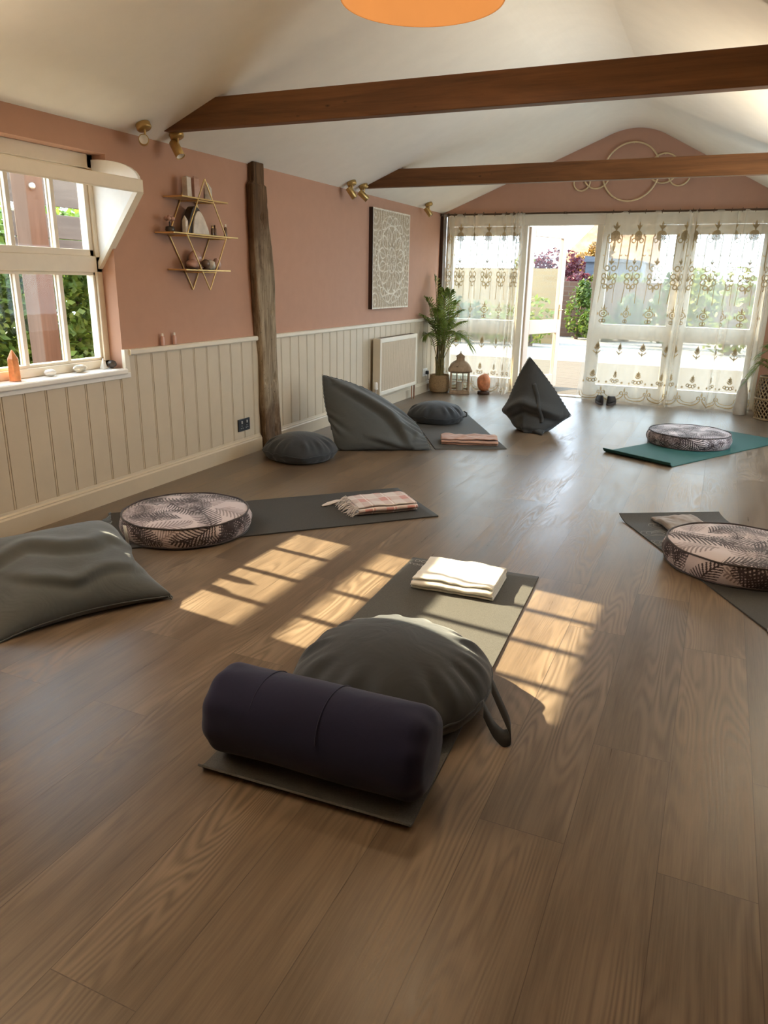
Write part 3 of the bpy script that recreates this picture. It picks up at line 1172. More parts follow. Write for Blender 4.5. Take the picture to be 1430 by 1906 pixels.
socket(4.575, 4.725, 0.188, 0.28, 'dark metal double socket on the cream panelling left of the oak post', 'black')
socket(8.42, 8.57, 0.195, 0.285, 'white double socket low on the wall behind the palm', 'white')
b = (XL + 0.05, 8.52, 0.235)
t = thing('power_plug', 'black plug with lead pushed into the white socket', 'plug', b)
MB().box((-0.022, -0.022, -0.022), (0.012, 0.022, 0.022)).build('plug_body', 'black', t, bevel=0.006)
MB().tube([(0, 0, -0.02), (0.002, 0.02, -0.09), (0.0, 0.08, -0.085), (0.0, 0.2, -0.09), (0.0, 0.33, -0.095)], 0.004).build('lead', 'black', t)

# ------------------------------------------------------------------ pendant lamp (lit)
b = (-1.085, 2.73, 2.215)
t = thing('pendant_lamp', 'orange drum pendant lampshade hanging lit from the ceiling ridge', 'lamp', b)
m = MB()
for r0 in (0.280, 0.276):
    ring = [[(r0 * math.cos(2 * PI * k / 64), r0 * math.sin(2 * PI * k / 64), z) for k in range(65)] for z in (0.0, 0.08, 0.17, 0.26)]
    m.grid(ring)
m.build('lamp_shade', 'lampshade', t, merge=True)
m = MB()
for z in (0.002, 0.258):
    m.tube([(0.279 * math.cos(2 * PI * k / 64), 0.279 * math.sin(2 * PI * k / 64), z) for k in range(64)], 0.0035, 6, closed=True)
m.build('shade_ring', 'lampshade', t)
m = MB().tube([(-0.277, 0, 0.25), (0.277, 0, 0.25)], 0.003).tube([(0, -0.277, 0.25), (0, 0.277, 0.25)], 0.003)
m.build('shade_carrier', 'brass', t)
MB().lathe([(0.008, 0.06), (0.03, 0.075), (0.036, 0.10), (0.03, 0.13), (0.014, 0.15)], n=20).build('bulb', emissive('warm_bulb_glass', (1.0, 0.6, 0.25), 4.0), t)
MB().lathe([(0.018, 0.15), (0.018, 0.24), (0.006, 0.26)], n=16).build('lamp_holder', 'black', t)
MB().tube([(0, 0, 0.25), (0, 0, 0.66)], 0.004).build('cable', 'black', t)
MB().lathe([(0.05, 0.645), (0.05, 0.66), (0.02, 0.664)], n=24).build('ceiling_rose', 'brass', t)
pl = bpy.data.lights.new('pendant_glow', 'POINT')
pl.energy = 12
pl.color = (1.0, 0.74, 0.46)
pl.shadow_soft_size = 0.04
plo = bpy.data.objects.new('pendant_glow', pl)
plo.location = (0, 0, 0.0)
COL.objects.link(plo)
plo.parent = t
plo.location = (0, 0, 0.045)



# ------------------------------------------------------------------ added fill lamps, unseen, aimed up to brighten the ceiling
def fill_uplighter(x, y, h, watts, label):
    t = thing('added_fill_lamp', label, 'lamp', (x, y, 0.0))
    MB().lathe([(0.13, 0.0), (0.135, 0.006), (0.12, 0.018), (0.02, 0.03)], n=32).build('lamp_base', 'brass', t)
    MB().tube([(0, 0, 0.025), (0, 0, h - 0.06)], 0.011).build('pole', 'brass', t)
    MB().lathe([(0.012, h - 0.075), (0.06, h - 0.06), (0.12, h - 0.01), (0.15, h + 0.05), (0.147, h + 0.05), (0.115, h - 0.005), (0.05, h - 0.05), (0.0005, h - 0.055)], n=40, caps=False).build('lamp_bowl', 'brass', t)
    l = bpy.data.lights.new('fill_uplight', 'SPOT')
    l.energy = watts
    l.color = (1.0, 0.84, 0.62)
    l.spot_size = math.radians(150)
    l.spot_blend = 1.0
    l.shadow_soft_size = 0.06
    o = bpy.data.objects.new('fill_uplight', l)
    COL.objects.link(o)
    o.parent = t
    o.location = (0, 0, h + 0.03)
    o.rotation_euler = (PI, 0, 0)
    return t


fill_uplighter(-2.80, 1.05, 1.45, 135, 'added brass fill lamp by the left wall, out of view, brightening the near ceiling')
fill_uplighter(0.80, 5.1, 1.10, 125, 'added brass fill lamp against the right wall, out of view, brightening the far ceiling')


# ------------------------------------------------------------------ brass spotlights along the eaves
def spotlight(x, y, aim, label):
    z = zl(x) - 0.001
    b = (x, y, z)
    t = thing('spotlight', label, 'spotlight', b, group='brass spotlights under the eaves')
    nrm = Vector((0.405, 0, -1)).normalized()
    q = nrm.to_track_quat('Z', 'Y').to_matrix()
    m = MB().lathe([(0.040, 0.0), (0.042, 0.004), (0.042, 0.026), (0.038, 0.032), (0.0, 0.033)], n=28, caps=False)
    m.v = [tuple(q @ Vector(v)) for v in m.v]
    m.build('ceiling_cup', 'brass', t)
    p1 = nrm * 0.032
    p2 = Vector((0.0, 0.0, -0.085))
    MB().tube([p1, p1 + Vector((0, 0, -0.02)), p2 + Vector((0, 0, 0.005)), p2], 0.006).build('stem', 'brass', t)
    a = Vector(aim).normalized()
    qa = a.to_track_quat('Z', 'Y').to_matrix()
    m = MB().lathe([(0.0, -0.045), (0.026, -0.045), (0.028, -0.040), (0.028, 0.055), (0.0255, 0.056), (0.024, 0.05)], n=24, caps=False)
    m.v = [tuple(qa @ Vector(v) + p2) for v in m.v]
    hd = m.build('spot_head', 'brass', t)
    m = MB().lathe([(0.024, 0.050), (0.016, 0.040), (0.0, 0.036)], n=24, caps=False)
    m.v = [tuple(qa @ Vector(v) + p2) for v in m.v]
    lo = m.build('spot_lens', 'white', hd)
    return t


spotlight(-3.12, 3.655, (0.62, -0.72, -0.05), 'brass spotlight nearest the window hood, head facing out')
spotlight(-3.12, 3.94, (0.55, -0.1, -0.83), 'brass spotlight above the gold shelf, head tilted down')
spotlight(-3.12, 6.29, (0.5, 0.3, -0.8), 'brass spotlight of the far pair, left of the farther beam end')
spotlight(-3.12, 6.53, (0.6, 0.4, -0.6), 'brass spotlight at the left end of the farther beam')
spotlight(-3.12, 8.20, (0.6, 0.1, -0.75), 'lone brass spotlight in the far left corner by the curtain')

# ------------------------------------------------------------------ gold ring wall sculpture on the gable
b = (-1.10, 8.97, 2.45)
t = thing('ring_wall_sculpture', 'pale gold wall sculpture of overlapping rings on the pink gable', 'wall art', b)
for cx, cz, r in ((-1.105, 2.450, 0.290), (-1.46, 2.43, 0.135), (-1.615, 2.365, 0.088), (-0.775, 2.475, 0.145), (-0.61, 2.405, 0.105)):
    MB().tube([(cx + r * math.cos(2 * PI * k / 72), 8.968 + 0.012 * (r < 0.2), cz + r * math.sin(2 * PI * k / 72)) for k in range(72)], 0.0085, 8, closed=True).build('ring', 'ringgold', t, b)
for x_, z_ in ((-1.105, 2.735), (-1.465, 2.56), (-0.775, 2.615)):
    MB().box((x_ - 0.005, 8.97, z_ - 0.005), (x_ + 0.005, 9.0, z_ + 0.005)).build('wall_fixing', 'ringgold', t, b)

# ------------------------------------------------------------------ carved whitewashed panel
def carved_panel():
    y0, y1, z0, z1 = 6.90, 7.84, 1.02, 1.965
    NY, NZ = 170, 170
    yy = np.linspace(y0, y1, NY)
    zz = np.linspace(z0, z1, NZ)
    Yg, Zg = np.meshgrid(yy, zz, indexing='ij')
    u = (Yg - (y0 + y1) / 2) / ((y1 - y0) / 2)
    v = (Zg - (z0 + z1) / 2) / ((z1 - z0) / 2)
    r = np.hypot(u, v)
    th = np.arctan2(v, u)

    def band(c, w):
        return np.exp(-((r - c) / w) ** 2)
    h = band(0.70, 0.022) + 0.8 * band(0.26, 0.02) + 0.6 * band(0.90, 0.016)
    # petals between the rings
    for n, ra, rb, ph in ((12, 0.30, 0.68, 0.0), (16, 0.72, 0.90, 0.1), (8, 0.05, 0.25, 0.0)):
        s = (r - ra) / (rb - ra)
        inside = (s > 0) & (s < 1)
        wdt = np.sin(np.clip(s, 0, 1) * PI) * 0.8
        a = np.abs(((th * n / (2 * PI) + ph) % 1) - 0.5) * 2
        h += inside * np.exp(-((a - wdt) / 0.16) ** 2)
        h += inside * 0.7 * np.exp(-(a / 0.10) ** 2)
    cor = (r > 0.93)
    h += cor * 0.7 * np.exp(-((np.hypot(np.abs(u) - 0.86, np.abs(v) - 0.86) % 0.12 - 0.06) / 0.022) ** 2)
    edge = np.maximum(np.abs(u), np.abs(v))
    h = np.where(edge > 0.965, 0.9, h)
    h = np.clip(h, 0, 1)
    X = np.full_like(Yg, XL + 0.035) + h * 0.010
    b = (XL, (y0 + y1) / 2, (z0 + z1) / 2)
    t = thing('carved_wall_panel', 'whitewashed carved wooden mandala panel hanging above the radiator', 'wall art', b)
    V = np.stack([X, Yg, Zg], -1)
    o = MB().grid(V).build('carved_face', None or carve_mat(), t, b)
    at = o.data.color_attributes.new('relief', 'FLOAT_COLOR', 'POINT')
    rs = np.random.RandomState(4)
    hh = np.clip(h + rs.normal(0, 0.2, h.shape), 0, 1).reshape(-1)
    at.data.foreach_set('color', np.stack([hh, hh, hh, np.ones_like(hh)], -1).reshape(-1))
    MB().box((XL, y0, z0), (XL + 0.034, y1, z1)).build('backing_board', 'brown_wood', t, b)


def carve_mat():
    g = NT('whitewashed_carving')
    a = g.n('ShaderNodeAttribute', attribute_name='relief')
    n = g.noise(g.coord('Object', (12, 12, 3)), 3, 4, 0.7)
    s = g.math('ADD', g.math('MULTIPLY', a.outputs['Fac'], 0.5), g.math('MULTIPLY', n, 0.6))
    c = g.ramp(s, [(0.2, (0.36, 0.28, 0.19)), (0.5, (0.55, 0.47, 0.36)), (0.85, (0.84, 0.79, 0.69))])
    return g.done(g.bsdf(c, 0.85, 0, None, 0.2))


carved_panel()

# ------------------------------------------------------------------ gold diamond shelf and what stands on it
sb = (XL, 4.15, 1.55)
ts = thing('diamond_wall_shelf', 'gold wire diamond-shaped wall shelf with three glossy shelves', 'shelf', sb)
XB_, XF_ = XL + 0.008, -3.085


def diamond(x, m):
    P = [(x, 4.15, 1.885), (x, 3.945, 1.548), (x, 4.15, 1.218), (x, 4.355, 1.548)]
    for k in range(4):
        m.tube([P[k], P[(k + 1) % 4]], 0.0042, 8)
    return m


diamond(XF_, MB()).build('front_diamond', 'gold', ts, sb)
diamond(XB_, MB()).build('rear_diamond', 'gold', ts, sb)
m = MB()
for z, hw in ((1.76, 0.075), (1.548, 0.205), (1.335, 0.075)):
    m.tube([(XF_, 4.15 - hw, z - 0.008), (XF_, 4.15 + hw, z - 0.008)], 0.0042, 8)
    for s in (-1, 1):
        m.tube([(XF_, 4.15 + s * hw, z - 0.008), (XB_, 4.15 + s * hw, z - 0.008)], 0.0042, 8)
m.build('cross_bars', 'gold', ts, sb)
for z, hw in ((1.764, 0.235), (1.552, 0.335), (1.339, 0.235)):
    MB().box((XL + 0.004, 4.15 - hw, z - 0.004), (XL + 0.15, 4.15 + hw, z + 0.005)).build('shelf_board', 'gold', ts, sb, bevel=0.002)


def crystal(name, label, x, y, z, w, h, mat, d=None, cat='crystal', tip=0.22, n=6, tilt=0.0, group=None, rz=0.3):
    d = d or w
    m = MB()
    rings = []
    for f, s in ((0, 1.0), (1 - tip, 0.92), (1.0, 0.12)):
        rings.append([(w / 2 * s * math.cos(2 * PI * k / n) + tilt * f, d / 2 * s * math.sin(2 * PI * k / n), h * f) for k in range(n + 1)])
    m.grid(rings, smooth=False)
    m.add(rings[0][:n], [tuple(range(n))[::-1]])
    m.add(rings[2][:n], [tuple(range(n))])
    c, s_ = math.cos(rz), math.sin(rz)
    m.v = [(a * c - b_ * s_, a * s_ + b_ * c, c_) for a, b_, c_ in m.v]
    o = m.build(name, mat, None, (0, 0, 0), bevel=0.0015, merge=True)
    o.location = (x, y, z)
    return tag(o, label, cat, group)


def lump(name, label, x, y, z, sx, sy, sz, mat, cat='stone', rough=0.18, seed=0, group=None):
    bm = bmesh.new()
    bmesh.ops.create_icosphere(bm, subdivisions=3, radius=1.0)
    for v in bm.verts:
        n = mnoise.noise(v.co * 1.7 + Vector((seed * 3.1, seed, 0)))
        v.co *= 1 + rough * n
        v.co.x *= sx
        v.co.y *= sy
        v.co.z *= sz
    zmin = min(v.co.z for v in bm.verts)
    for v in bm.verts:
        v.co.z -= zmin
        if v.co.z < sz * 0.12:
            v.co.z *= 0.3
    zmin = min(v.co.z for v in bm.verts)
    me = bpy.data.meshes.new(name)
    for f in bm.faces:
        f.smooth = True
    bm.to_mesh(me)
    bm.free()
    me.materials.append(M[mat])
    o = bpy.data.objects.new(name, me)
    COL.objects.link(o)
    o.location = (x, y, z)
    return tag(o, label, cat, group)


def bottle(name, label, x, y, z, r, h, mat, cap='gold', cat='bottle', group=None, capn='bottle_cap'):
    t = thing(name, label, cat, (x, y, z), group=group)
    MB().lathe([(r * 0.9, 0), (r, 0.004), (r, h * 0.68), (r * 0.55, h * 0.76), (r * 0.5, h * 0.8)], n=20).build('bottle_body', mat, t)
    MB().lathe([(r * 0.62, h * 0.78), (r * 0.62, h), (r * 0.4, h)], n=20).build(capn, cap, t)
    return t


sx = XL + 0.075
Z1, Z2, Z3 = 1.7695, 1.5575, 1.3445
crystal('selenite_tower', 'pale square crystal block at the left of the top shelf', sx, 4.06, Z1, 0.06, 0.125, 'quartz', n=4, tip=0.06, rz=0.75)
crystal('crystal_wedge', 'pale wedge crystal in the middle of the top shelf', sx - 0.01, 4.15, Z1, 0.07, 0.135, 'rose', n=5, tip=0.12)
crystal('crystal_point', 'short pale crystal at the right of the top shelf', sx, 4.27, Z1, 0.06, 0.11, 'quartz', n=5, tip=0.3, rz=0.9)
# middle shelf
t = thing('flower_ornament', 'small dusky pink flower ornament at the left end of the middle shelf', 'ornament', (sx, 3.875, Z2))
MB().lathe([(0.024, 0), (0.03, 0.012), (0.026, 0.03), (0.012, 0.034)], n=16).build('ornament_base', 'dark_stone', t)
MB().tube([(0, 0, 0.03), (0, 0, 0.06)], 0.005).build('ornament_stem', 'dark_stone', t)
m = MB()
for k in range(6):
    a = k * PI / 3
    m.lathe([(0.002, -0.012), (0.014, -0.006), (0.016, 0.004), (0.006, 0.013)], (0.02 * math.cos(a), 0.02 * math.sin(a), 0.075), 10)
m.lathe([(0.002, -0.012), (0.014, -0.006), (0.014, 0.006), (0.004, 0.014)], (0, 0, 0.085), 10)
m.build('petals', 'rose', t)
crystal('crystal_tower', 'cream pointed crystal tower on the middle shelf left of the geode', sx + 0.04, 3.97, Z2, 0.045, 0.10, 'quartz', tip=0.3)


def geode(label):
    t = thing('geode_slab', label, 'crystal', (sx, 4.13, Z2))
    def prof(sc, dx):
        pts = []
        for k in range(15):
            f = k / 14
            y = -0.10 + 0.2 * f
            zz = 0.165 * math.sin(PI * (f ** 0.75)) ** 0.8 * sc if 0 < f < 1 else 0
            pts.append((y * sc, zz + 0.006 * mnoise.noise(Vector((y * 40, 0, dx)))))
        return pts
    P = [(a, max(0, b_)) for a, b_ in prof(1.0, 0)]
    MB().prism(P, 0, -0.03, 0.022).build('agate_rind', 'dark_stone', t, bevel=0.003)
    P2 = [(a + 0.012, max(0.001, b_)) for a, b_ in prof(0.84, 2)]
    MB().prism(P2, 0, 0.0221, 0.034).build('crystal_face', 'quartz', t, bevel=0.003)
    return t


geode('half-round geode with dark rind and pale crystal face on the middle shelf')
bottle('oil_bottle', 'first tiny bottle right of the geode on the middle shelf', sx + 0.02, 4.275, Z2, 0.010, 0.062, 'amber_glass', group='tiny bottles on the middle shelf')
bottle('oil_bottle', 'second tiny bottle right of the geode on the middle shelf', sx + 0.01, 4.315, Z2, 0.010, 0.068, 'amber_glass', 'dark_metal', group='tiny bottles on the middle shelf')
bottle('oil_bottle', 'taller tiny bottle at the right end of the middle shelf', sx + 0.03, 4.405, Z2, 0.011, 0.08, 'amber_glass', 'white', group='tiny bottles on the middle shelf')
lump('tumbled_stone', 'dusky round stone at the left of the lowest shelf', sx + 0.02, 4.05, Z3, 0.04, 0.045, 0.03, 'rose', seed=1)
lump('rose_quartz_chunk', 'large rough rose stone at the back of the lowest shelf', sx - 0.025, 4.135, Z3, 0.035, 0.05, 0.06, 'rose', seed=2)
t = thing('glass_ball', 'shiny dark glass ball in the middle of the lowest shelf', 'ornament', (sx + 0.03, 4.17, Z3))
MB().lathe([(0.02, 0), (0.02, 0.008), (0.012, 0.012)], n=20).build('ball_stand', 'woodbase', t)
MB().lathe([(0.028 * math.sin(PI * k / 16) + 0.0001, 0.036 - 0.028 * math.cos(PI * k / 16)) for k in range(17)], n=24, caps=False).build('ball', 'amber_glass', t)
lump('tumbled_stone', 'pale stone beside the glass ball on the lowest shelf', sx + 0.01, 4.25, Z3, 0.03, 0.035, 0.032, 'quartz', seed=3)
lump('tumbled_stone', 'small dark rose stone at the right of the lowest shelf', sx + 0.0, 4.33, Z3, 0.026, 0.032, 0.036, 'rose', seed=4)

# two small tubes on the dado rail
for y, lab in ((3.80, 'left one of two small pink roller bottles on the dado rail'), (3.915, 'right one of two small pink roller bottles on the dado rail')):
    bottle('roller_bottle', lab, XL + 0.02, y, 0.8795, 0.012, 0.075, 'pebble_pink', 'white', group='roller bottles on the dado rail')

# things on the window sill
ZS = 0.7725
crystal('orange_crystal_tower', 'tall orange and white crystal tower at the left of the window sill', XL - 0.05, 2.735, ZS, 0.062, 0.155, 'orange_crystal', tip=0.28)
crystal('orange_crystal_tower', 'orange crystal tower on the sill partly cut by the left edge of the photo', XL - 0.075, 2.615, ZS, 0.055, 0.14, 'orange_crystal', tip=0.28, rz=0.7)
lump('white_pebble', 'smooth white pebble on the window sill', XL - 0.055, 2.965, ZS, 0.028, 0.034, 0.018, 'pebble', rough=0.08, seed=5)
lump('banded_stone', 'larger banded cream stone on the window sill', XL - 0.055, 3.175, ZS, 0.03, 0.045, 0.02, 'pebble_mix', rough=0.2, seed=6)
crystal('clear_crystal', 'white pyramid crystal in the right corner of the sill', XL - 0.062, 3.365, ZS, 0.05, 0.06, 'pebble', tip=0.95, n=4, rz=0.75)
lump('brown_shell', 'small brown wedge stone in the right corner of the sill', XL - 0.045, 3.415, ZS, 0.03, 0.026, 0.022, 'dark_stone', seed=8)

# ------------------------------------------------------------------ curtains
def curtain(name, label, x0t, x1t, x0b, x1b, ybase, widthcloth, seed, pinch):
    """hanging sheet: returns surface function P(u, z); u in metres of cloth"""
    rs = random.Random(seed)
    NU, NZ = int(widthcloth / 0.012), 56
    ph = [rs.uniform(0, 6.28) for _ in range(6)]
    # density of gathering along u
    us = np.linspace(0, 1, NU)
    dens = np.ones(NU)
    for c, w, a in pinch:
        dens += a * np.exp(-((us - c) / w) ** 2)
    # x advances slowly where gathered
    inv = 1.0 / dens
    cum = np.concatenate([[0], np.cumsum((inv[1:] + inv[:-1]) / 2)])
    cum /= cum[-1]

    def surf(u, z):
        """u in [0,1]; z from 0 (floor) to 2.05"""
        f = np.interp(u, us, cum)
        g = np.interp(u, us, dens)
        tt = 1 - z / 2.06
        xa = x0t + (x0b - x0t) * tt ** 1.2
        xb = x1t + (x1b - x1t) * tt ** 1.2
        x = xa + (xb - xa) * f
        ul = u * widthcloth
        ph_ = 2 * PI * ul / 0.19
        amp = 0.004 + 0.020 * np.clip(g - 0.85, 0, 2.0)
        wv = np.sin(ph_ + 0.7 * np.sin(ul * 3 + ph[0]) + 0.5 * tt * math.sin(ph[1]))
        w2 = np.sin(ph_ * 0.43 + ph[2] + 1.5 * tt)
        y = ybase - amp * wv * (0.75 + 0.35 * tt) - 0.010 * w2 - 0.09 * tt ** 2.2
        x = x + 0.012 * np.cos(ph_ + ph[3]) * np.minimum(g, 2.5) * 0.5
        if np.ndim(z) == 0:
            z = np.full_like(x, z)
        puddle = np.clip(1 - z / 0.07, 0, 1)
        y = y - puddle * (0.02 + 0.03 * np.sin(ul * 9 + ph[4]))
        zz = np.maximum(z + puddle * 0.012 * (1 + np.sin(ul * 14 + ph[5])), 0.004)
        return np.stack([x, y, zz], -1)
    zs = np.concatenate([np.linspace(0, 0.1, 8)[:-1], np.linspace(0.1, 2.085, NZ)])
    P = np.stack([surf(us, z) for z in zs], 0)
    b = ((x0t + x1t) / 2, ybase, 2.07)
    t = thing(name, label, 'curtain', b)
    MB().grid(P).build('voile', 'voile', t, b)
    # embroidery: ribbons in cloth coordinates
    em = MB()

    def ribbon(pts, w):
        pts = np.asarray(pts, float)
        if len(pts) < 2:
            return
        d = np.gradient(pts, axis=0)
        d /= (np.linalg.norm(d, axis=1, keepdims=True) + 1e-9)
        nn = np.stack([-d[:, 1], d[:, 0]], -1)
        L = pts + nn * w * 0.62
        Rr = pts - nn * w * 0.62
        A = []
        for q in (L, Rr):
            uu = q[:, 0] / widthcloth
            if uu.min() < 0.003 or uu.max() > 0.997:
                return
            S = np.array([surf(np.array([a]), np.array([max(0.004, c)]))[0] for a, c in zip(uu, q[:, 1])])
            S[:, 1] -= 0.0035
            A.append(S)
        em.grid(np.stack(A, 0))

    def circ(cx, cz, r, w, a0=0, a1=2 * PI, n=18, sx=1.0):
        a = np.linspace(a0, a1, n)
        ribbon(np.stack([cx + sx * r * np.cos(a), cz + r * np.sin(a)], -1), w)

    def leafm(cx, cz, L, ang, w):
        t_ = np.linspace(0, 1, 5)
        px = cx + L * t_ * math.cos(ang)
        pz = cz + L * t_ * math.sin(ang)
        pts = np.stack([px, pz], -1)
        d = np.array([-math.sin(ang), math.cos(ang)])
        wv = w * np.sin(PI * (t_ * 0.9 + 0.1))
        Lp = pts + d * wv[:, None] / 2
        Rp = pts - d * wv[:, None] / 2
        A = []
        for q in (Lp, Rp):
            uu = q[:, 0] / widthcloth
            if uu.min() < 0.003 or uu.max() > 0.997:
                return
            S = surf(uu, np.maximum(q[:, 1], 0.004))
            S[:, 1] -= 0.0035
            A.append(S)
        em.grid(np.stack(A, 0))
    per = 0.275
    k = 0
    cx = 0.16
    while cx < widthcloth - 0.08:
        # crown medallion
        leafm(cx, 1.85, 0.10, PI / 2, 0.03)
        for s in (-1, 1):
            leafm(cx, 1.87, 0.06, PI / 2 + s * 0.7, 0.02)
            circ(cx + s * 0.052, 1.752, 0.022, 0.010, sx=1)
            leafm(cx + s * 0.075, 1.79, 0.035, PI / 2, 0.022)
            ribbon([(cx + s * 0.088, 1.80), (cx + s * 0.09, 1.76), (cx + s * 0.088, 1.66), (cx + s * 0.088, 1.50), (cx + s * 0.078, 1.455)], 0.012)
            circ(cx + s * 0.105, 1.61, 0.014, 0.008, PI if s > 0 else PI, 2 * PI, 8)
        for w_ in (0.042, 0.024, 0.008):
            circ(cx, 1.80, w_, 0.019, 0, 2 * PI, 18)
        leafm(cx, 1.755, 0.12, -PI / 2, 0.03)
        # large cartouche
        leafm(cx, 1.50, 0.08, PI / 2, 0.026)
        for s in (-1, 1):
            leafm(cx, 1.515, 0.045, PI / 2 + s * 0.75, 0.018)
            circ(cx + s * 0.036, 1.465, 0.026, 0.011)
            circ(cx + s * 0.064, 1.385, 0.026, 0.011)
            circ(cx + s * 0.062, 1.325, 0.024, 0.011)
            circ(cx + s * 0.032, 1.275, 0.022, 0.011)
            for q in range(2):
                leafm(cx, 1.335, 0.085 - q * 0.02, PI / 2 + s * (0.35 + q * 0.45), 0.014)
            ribbon([(cx + s * 0.075, 1.30), (cx + s * 0.08, 1.2), (cx + s * 0.085, 1.10)], 0.007)
        leafm(cx, 1.335, 0.11, PI / 2, 0.016)
        leafm(cx, 1.285, 0.075, -PI / 2, 0.022)
        # small pendant medallion
        for w_ in (0.036, 0.012):
            circ(cx, 0.985, w_, 0.010, 0, 2 * PI, 16, 1.15)
        leafm(cx, 1.015, 0.07, PI / 2, 0.018)
        for s in (-1, 1):
            leafm(cx + s * 0.06, 0.965, 0.035, PI / 2, 0.018)
            ribbon([(cx, 1.05), (cx + s * 0.018, 1.03), (cx + s * 0.03, 1.05)], 0.007)
            circ(cx + s * 0.014, 0.905, 0.016, 0.008)
        leafm(cx, 0.945, 0.07, -PI / 2, 0.014)
        # sprig
        leafm(cx, 0.60, 0.08, PI / 2, 0.026)
        for s in (-1, 1):
            for q in range(3):
                leafm(cx, 0.585 + q * 0.02, 0.05 - q * 0.008, PI / 2 + s * (0.75 - q * 0.08), 0.018)
            ribbon([(cx, 0.545), (cx + s * 0.022, 0.56), (cx + s * 0.04, 0.578)], 0.009)
        leafm(cx, 0.58, 0.06, -PI / 2, 0.014)
        # plant above the hem
        leafm(cx, 0.30, 0.07, PI / 2, 0.026)
        for s in (-1, 1):
            for q in range(3):
                leafm(cx, 0.285 + q * 0.022, 0.045 - q * 0.008, PI / 2 + s * 0.8, 0.016)
            circ(cx + s * 0.018, 0.245, 0.017, 0.008)
            circ(cx + s * 0.042, 0.255, 0.014, 0.008)
            leafm(cx + s * 0.095, 0.22, 0.028, PI / 2, 0.026)
        # scalloped hem
        a = np.linspace(PI, 2 * PI, 18)
        ribbon(np.stack([cx + 0.13 * np.cos(a), 0.115 + 0.085 * np.sin(a)], -1), 0.010)
        ribbon(np.stack([cx + 0.10 * np.cos(a), 0.13 + 0.065 * np.sin(a)], -1), 0.006)
        leafm(cx + per / 2, 0.125, 0.06, PI / 2, 0.02)
        circ(cx + per / 2 - 0.03, 0.12, 0.016, 0.007)
        circ(cx + per / 2 + 0.03, 0.12, 0.016, 0.007)
        k += 1
        cx += per
    em.build('embroidery', 'thread', t, b)
    # eyelet rings
    n = int(widthcloth / 0.19)
    for i in range(n):
        u = (i + 0.5) / n
        p = surf(np.array([u]), np.array([2.045]))[0]
        c = Vector((p[0], ybase, 2.045))
        MB().tube([(c.x + 0.003 * math.sin(a_), c.y + 0.020 * math.cos(a_), c.z + 0.020 * math.sin(a_)) for a_ in [2 * PI * q / 14 for q in range(14)]], 0.0032, 6, closed=True).build('eyelet', 'dark_metal', t, b)
    return t


curtain('sheer_curtain', 'cream embroidered sheer curtain left of the open door', -3.165, -2.205, -3.13, -2.24, 8.875, 1.95, 3, [(0.06, 0.09, 1.0), (0.36, 0.05, 0.7), (0.88, 0.15, 2.4)])
curtain('sheer_curtain', 'wide cream embroidered sheer curtain right of the open door', -1.31, 0.41, -1.44, 0.40, 8.875, 2.55, 5, [(0.46, 0.045, 2.6), (0.72, 0.04, 1.5), (0.95, 0.06, 2.2)])
b = (-1.4, 8.875, 2.045)
t = thing('curtain_rod', 'slim dark curtain rod along the top of the far doors', 'curtain rod', b)
MB().tube([(-3.21, 8.875, 2.045), (0.46, 8.875, 2.045)], 0.010, 12).build('rod', 'dark_metal', t, b)
for x in (-3.2, -1.75, 0.43):
    MB().tube([(x, 8.875, 2.045), (x, 8.99, 2.045)], 0.006).lathe([(0.018, -0.012), (0.018, 0.012)], (x, 8.875, 2.045), 12).build('rod_bracket', 'dark_metal', t, b)

# ------------------------------------------------------------------ yoga mats
def yoga_mat(label, mat, origin, rz, w, L, curl0=0.0, curl1=0.0, r0=0.06, r1=0.06, thick=0.0055, under=None):
    """lies along local +y from the origin; ends may curl up"""
    path = []
    n = 40

    def end(c, r):
        # arc from flat up to angle
        ang = math.acos(max(-1, 1 - c / r)) if c > 0 else 0
        return ang
    a0, a1 = end(curl0, r0), end(curl1, r1)
    s0, s1 = (r0 * a0, r1 * a1)
    for k in range(10):
        a = a0 * (1 - k / 9)
        path.append((s0 - r0 * math.sin(a), r0 * (1 - math.cos(a))))
    for k in range(1, n):
        s = s0 + (L - s0 - s1) * k / n
        path.append((s, 0.0006 * (1 + math.sin(s * 9))))
    for k in range(10):
        a = a1 * k / 9
        path.append((L - s1 + r1 * math.sin(a), r1 * (1 - math.cos(a))))
    b = (origin[0], origin[1], 0.0005)
    nx = 8
    top, bot = [], []
    for i, (s, z) in enumerate(path):
        i0, i1 = max(i - 1, 0), min(i + 1, len(path) - 1)
        dx, dz = path[i1][0] - path[i0][0], path[i1][1] - path[i0][1]
        l = math.hypot(dx, dz) + 1e-9
        nz, ns = dx / l * thick, -dz / l * thick
        top.append([(-w / 2 + w * k / nx, s + ns, z + nz) for k in range(nx + 1)])
        bot.append([(-w / 2 + w * k / nx, s, z) for k in range(nx + 1)])
    m = MB()
    m.grid(top)
    m.grid(bot)
    for T in (0, -1):
        m.grid([top[T], bot[T]], smooth=False)
    for K in (0, nx):
        m.grid([[r[K] for r in top], [r[K] for r in bot]], smooth=False)
    o = m.build('yoga_mat', mat, None)
    o.location = b
    o.rotation_euler = (0, 0, rz)
    tag(o, label, 'yoga mat', 'yoga mats on the floor')
    return o


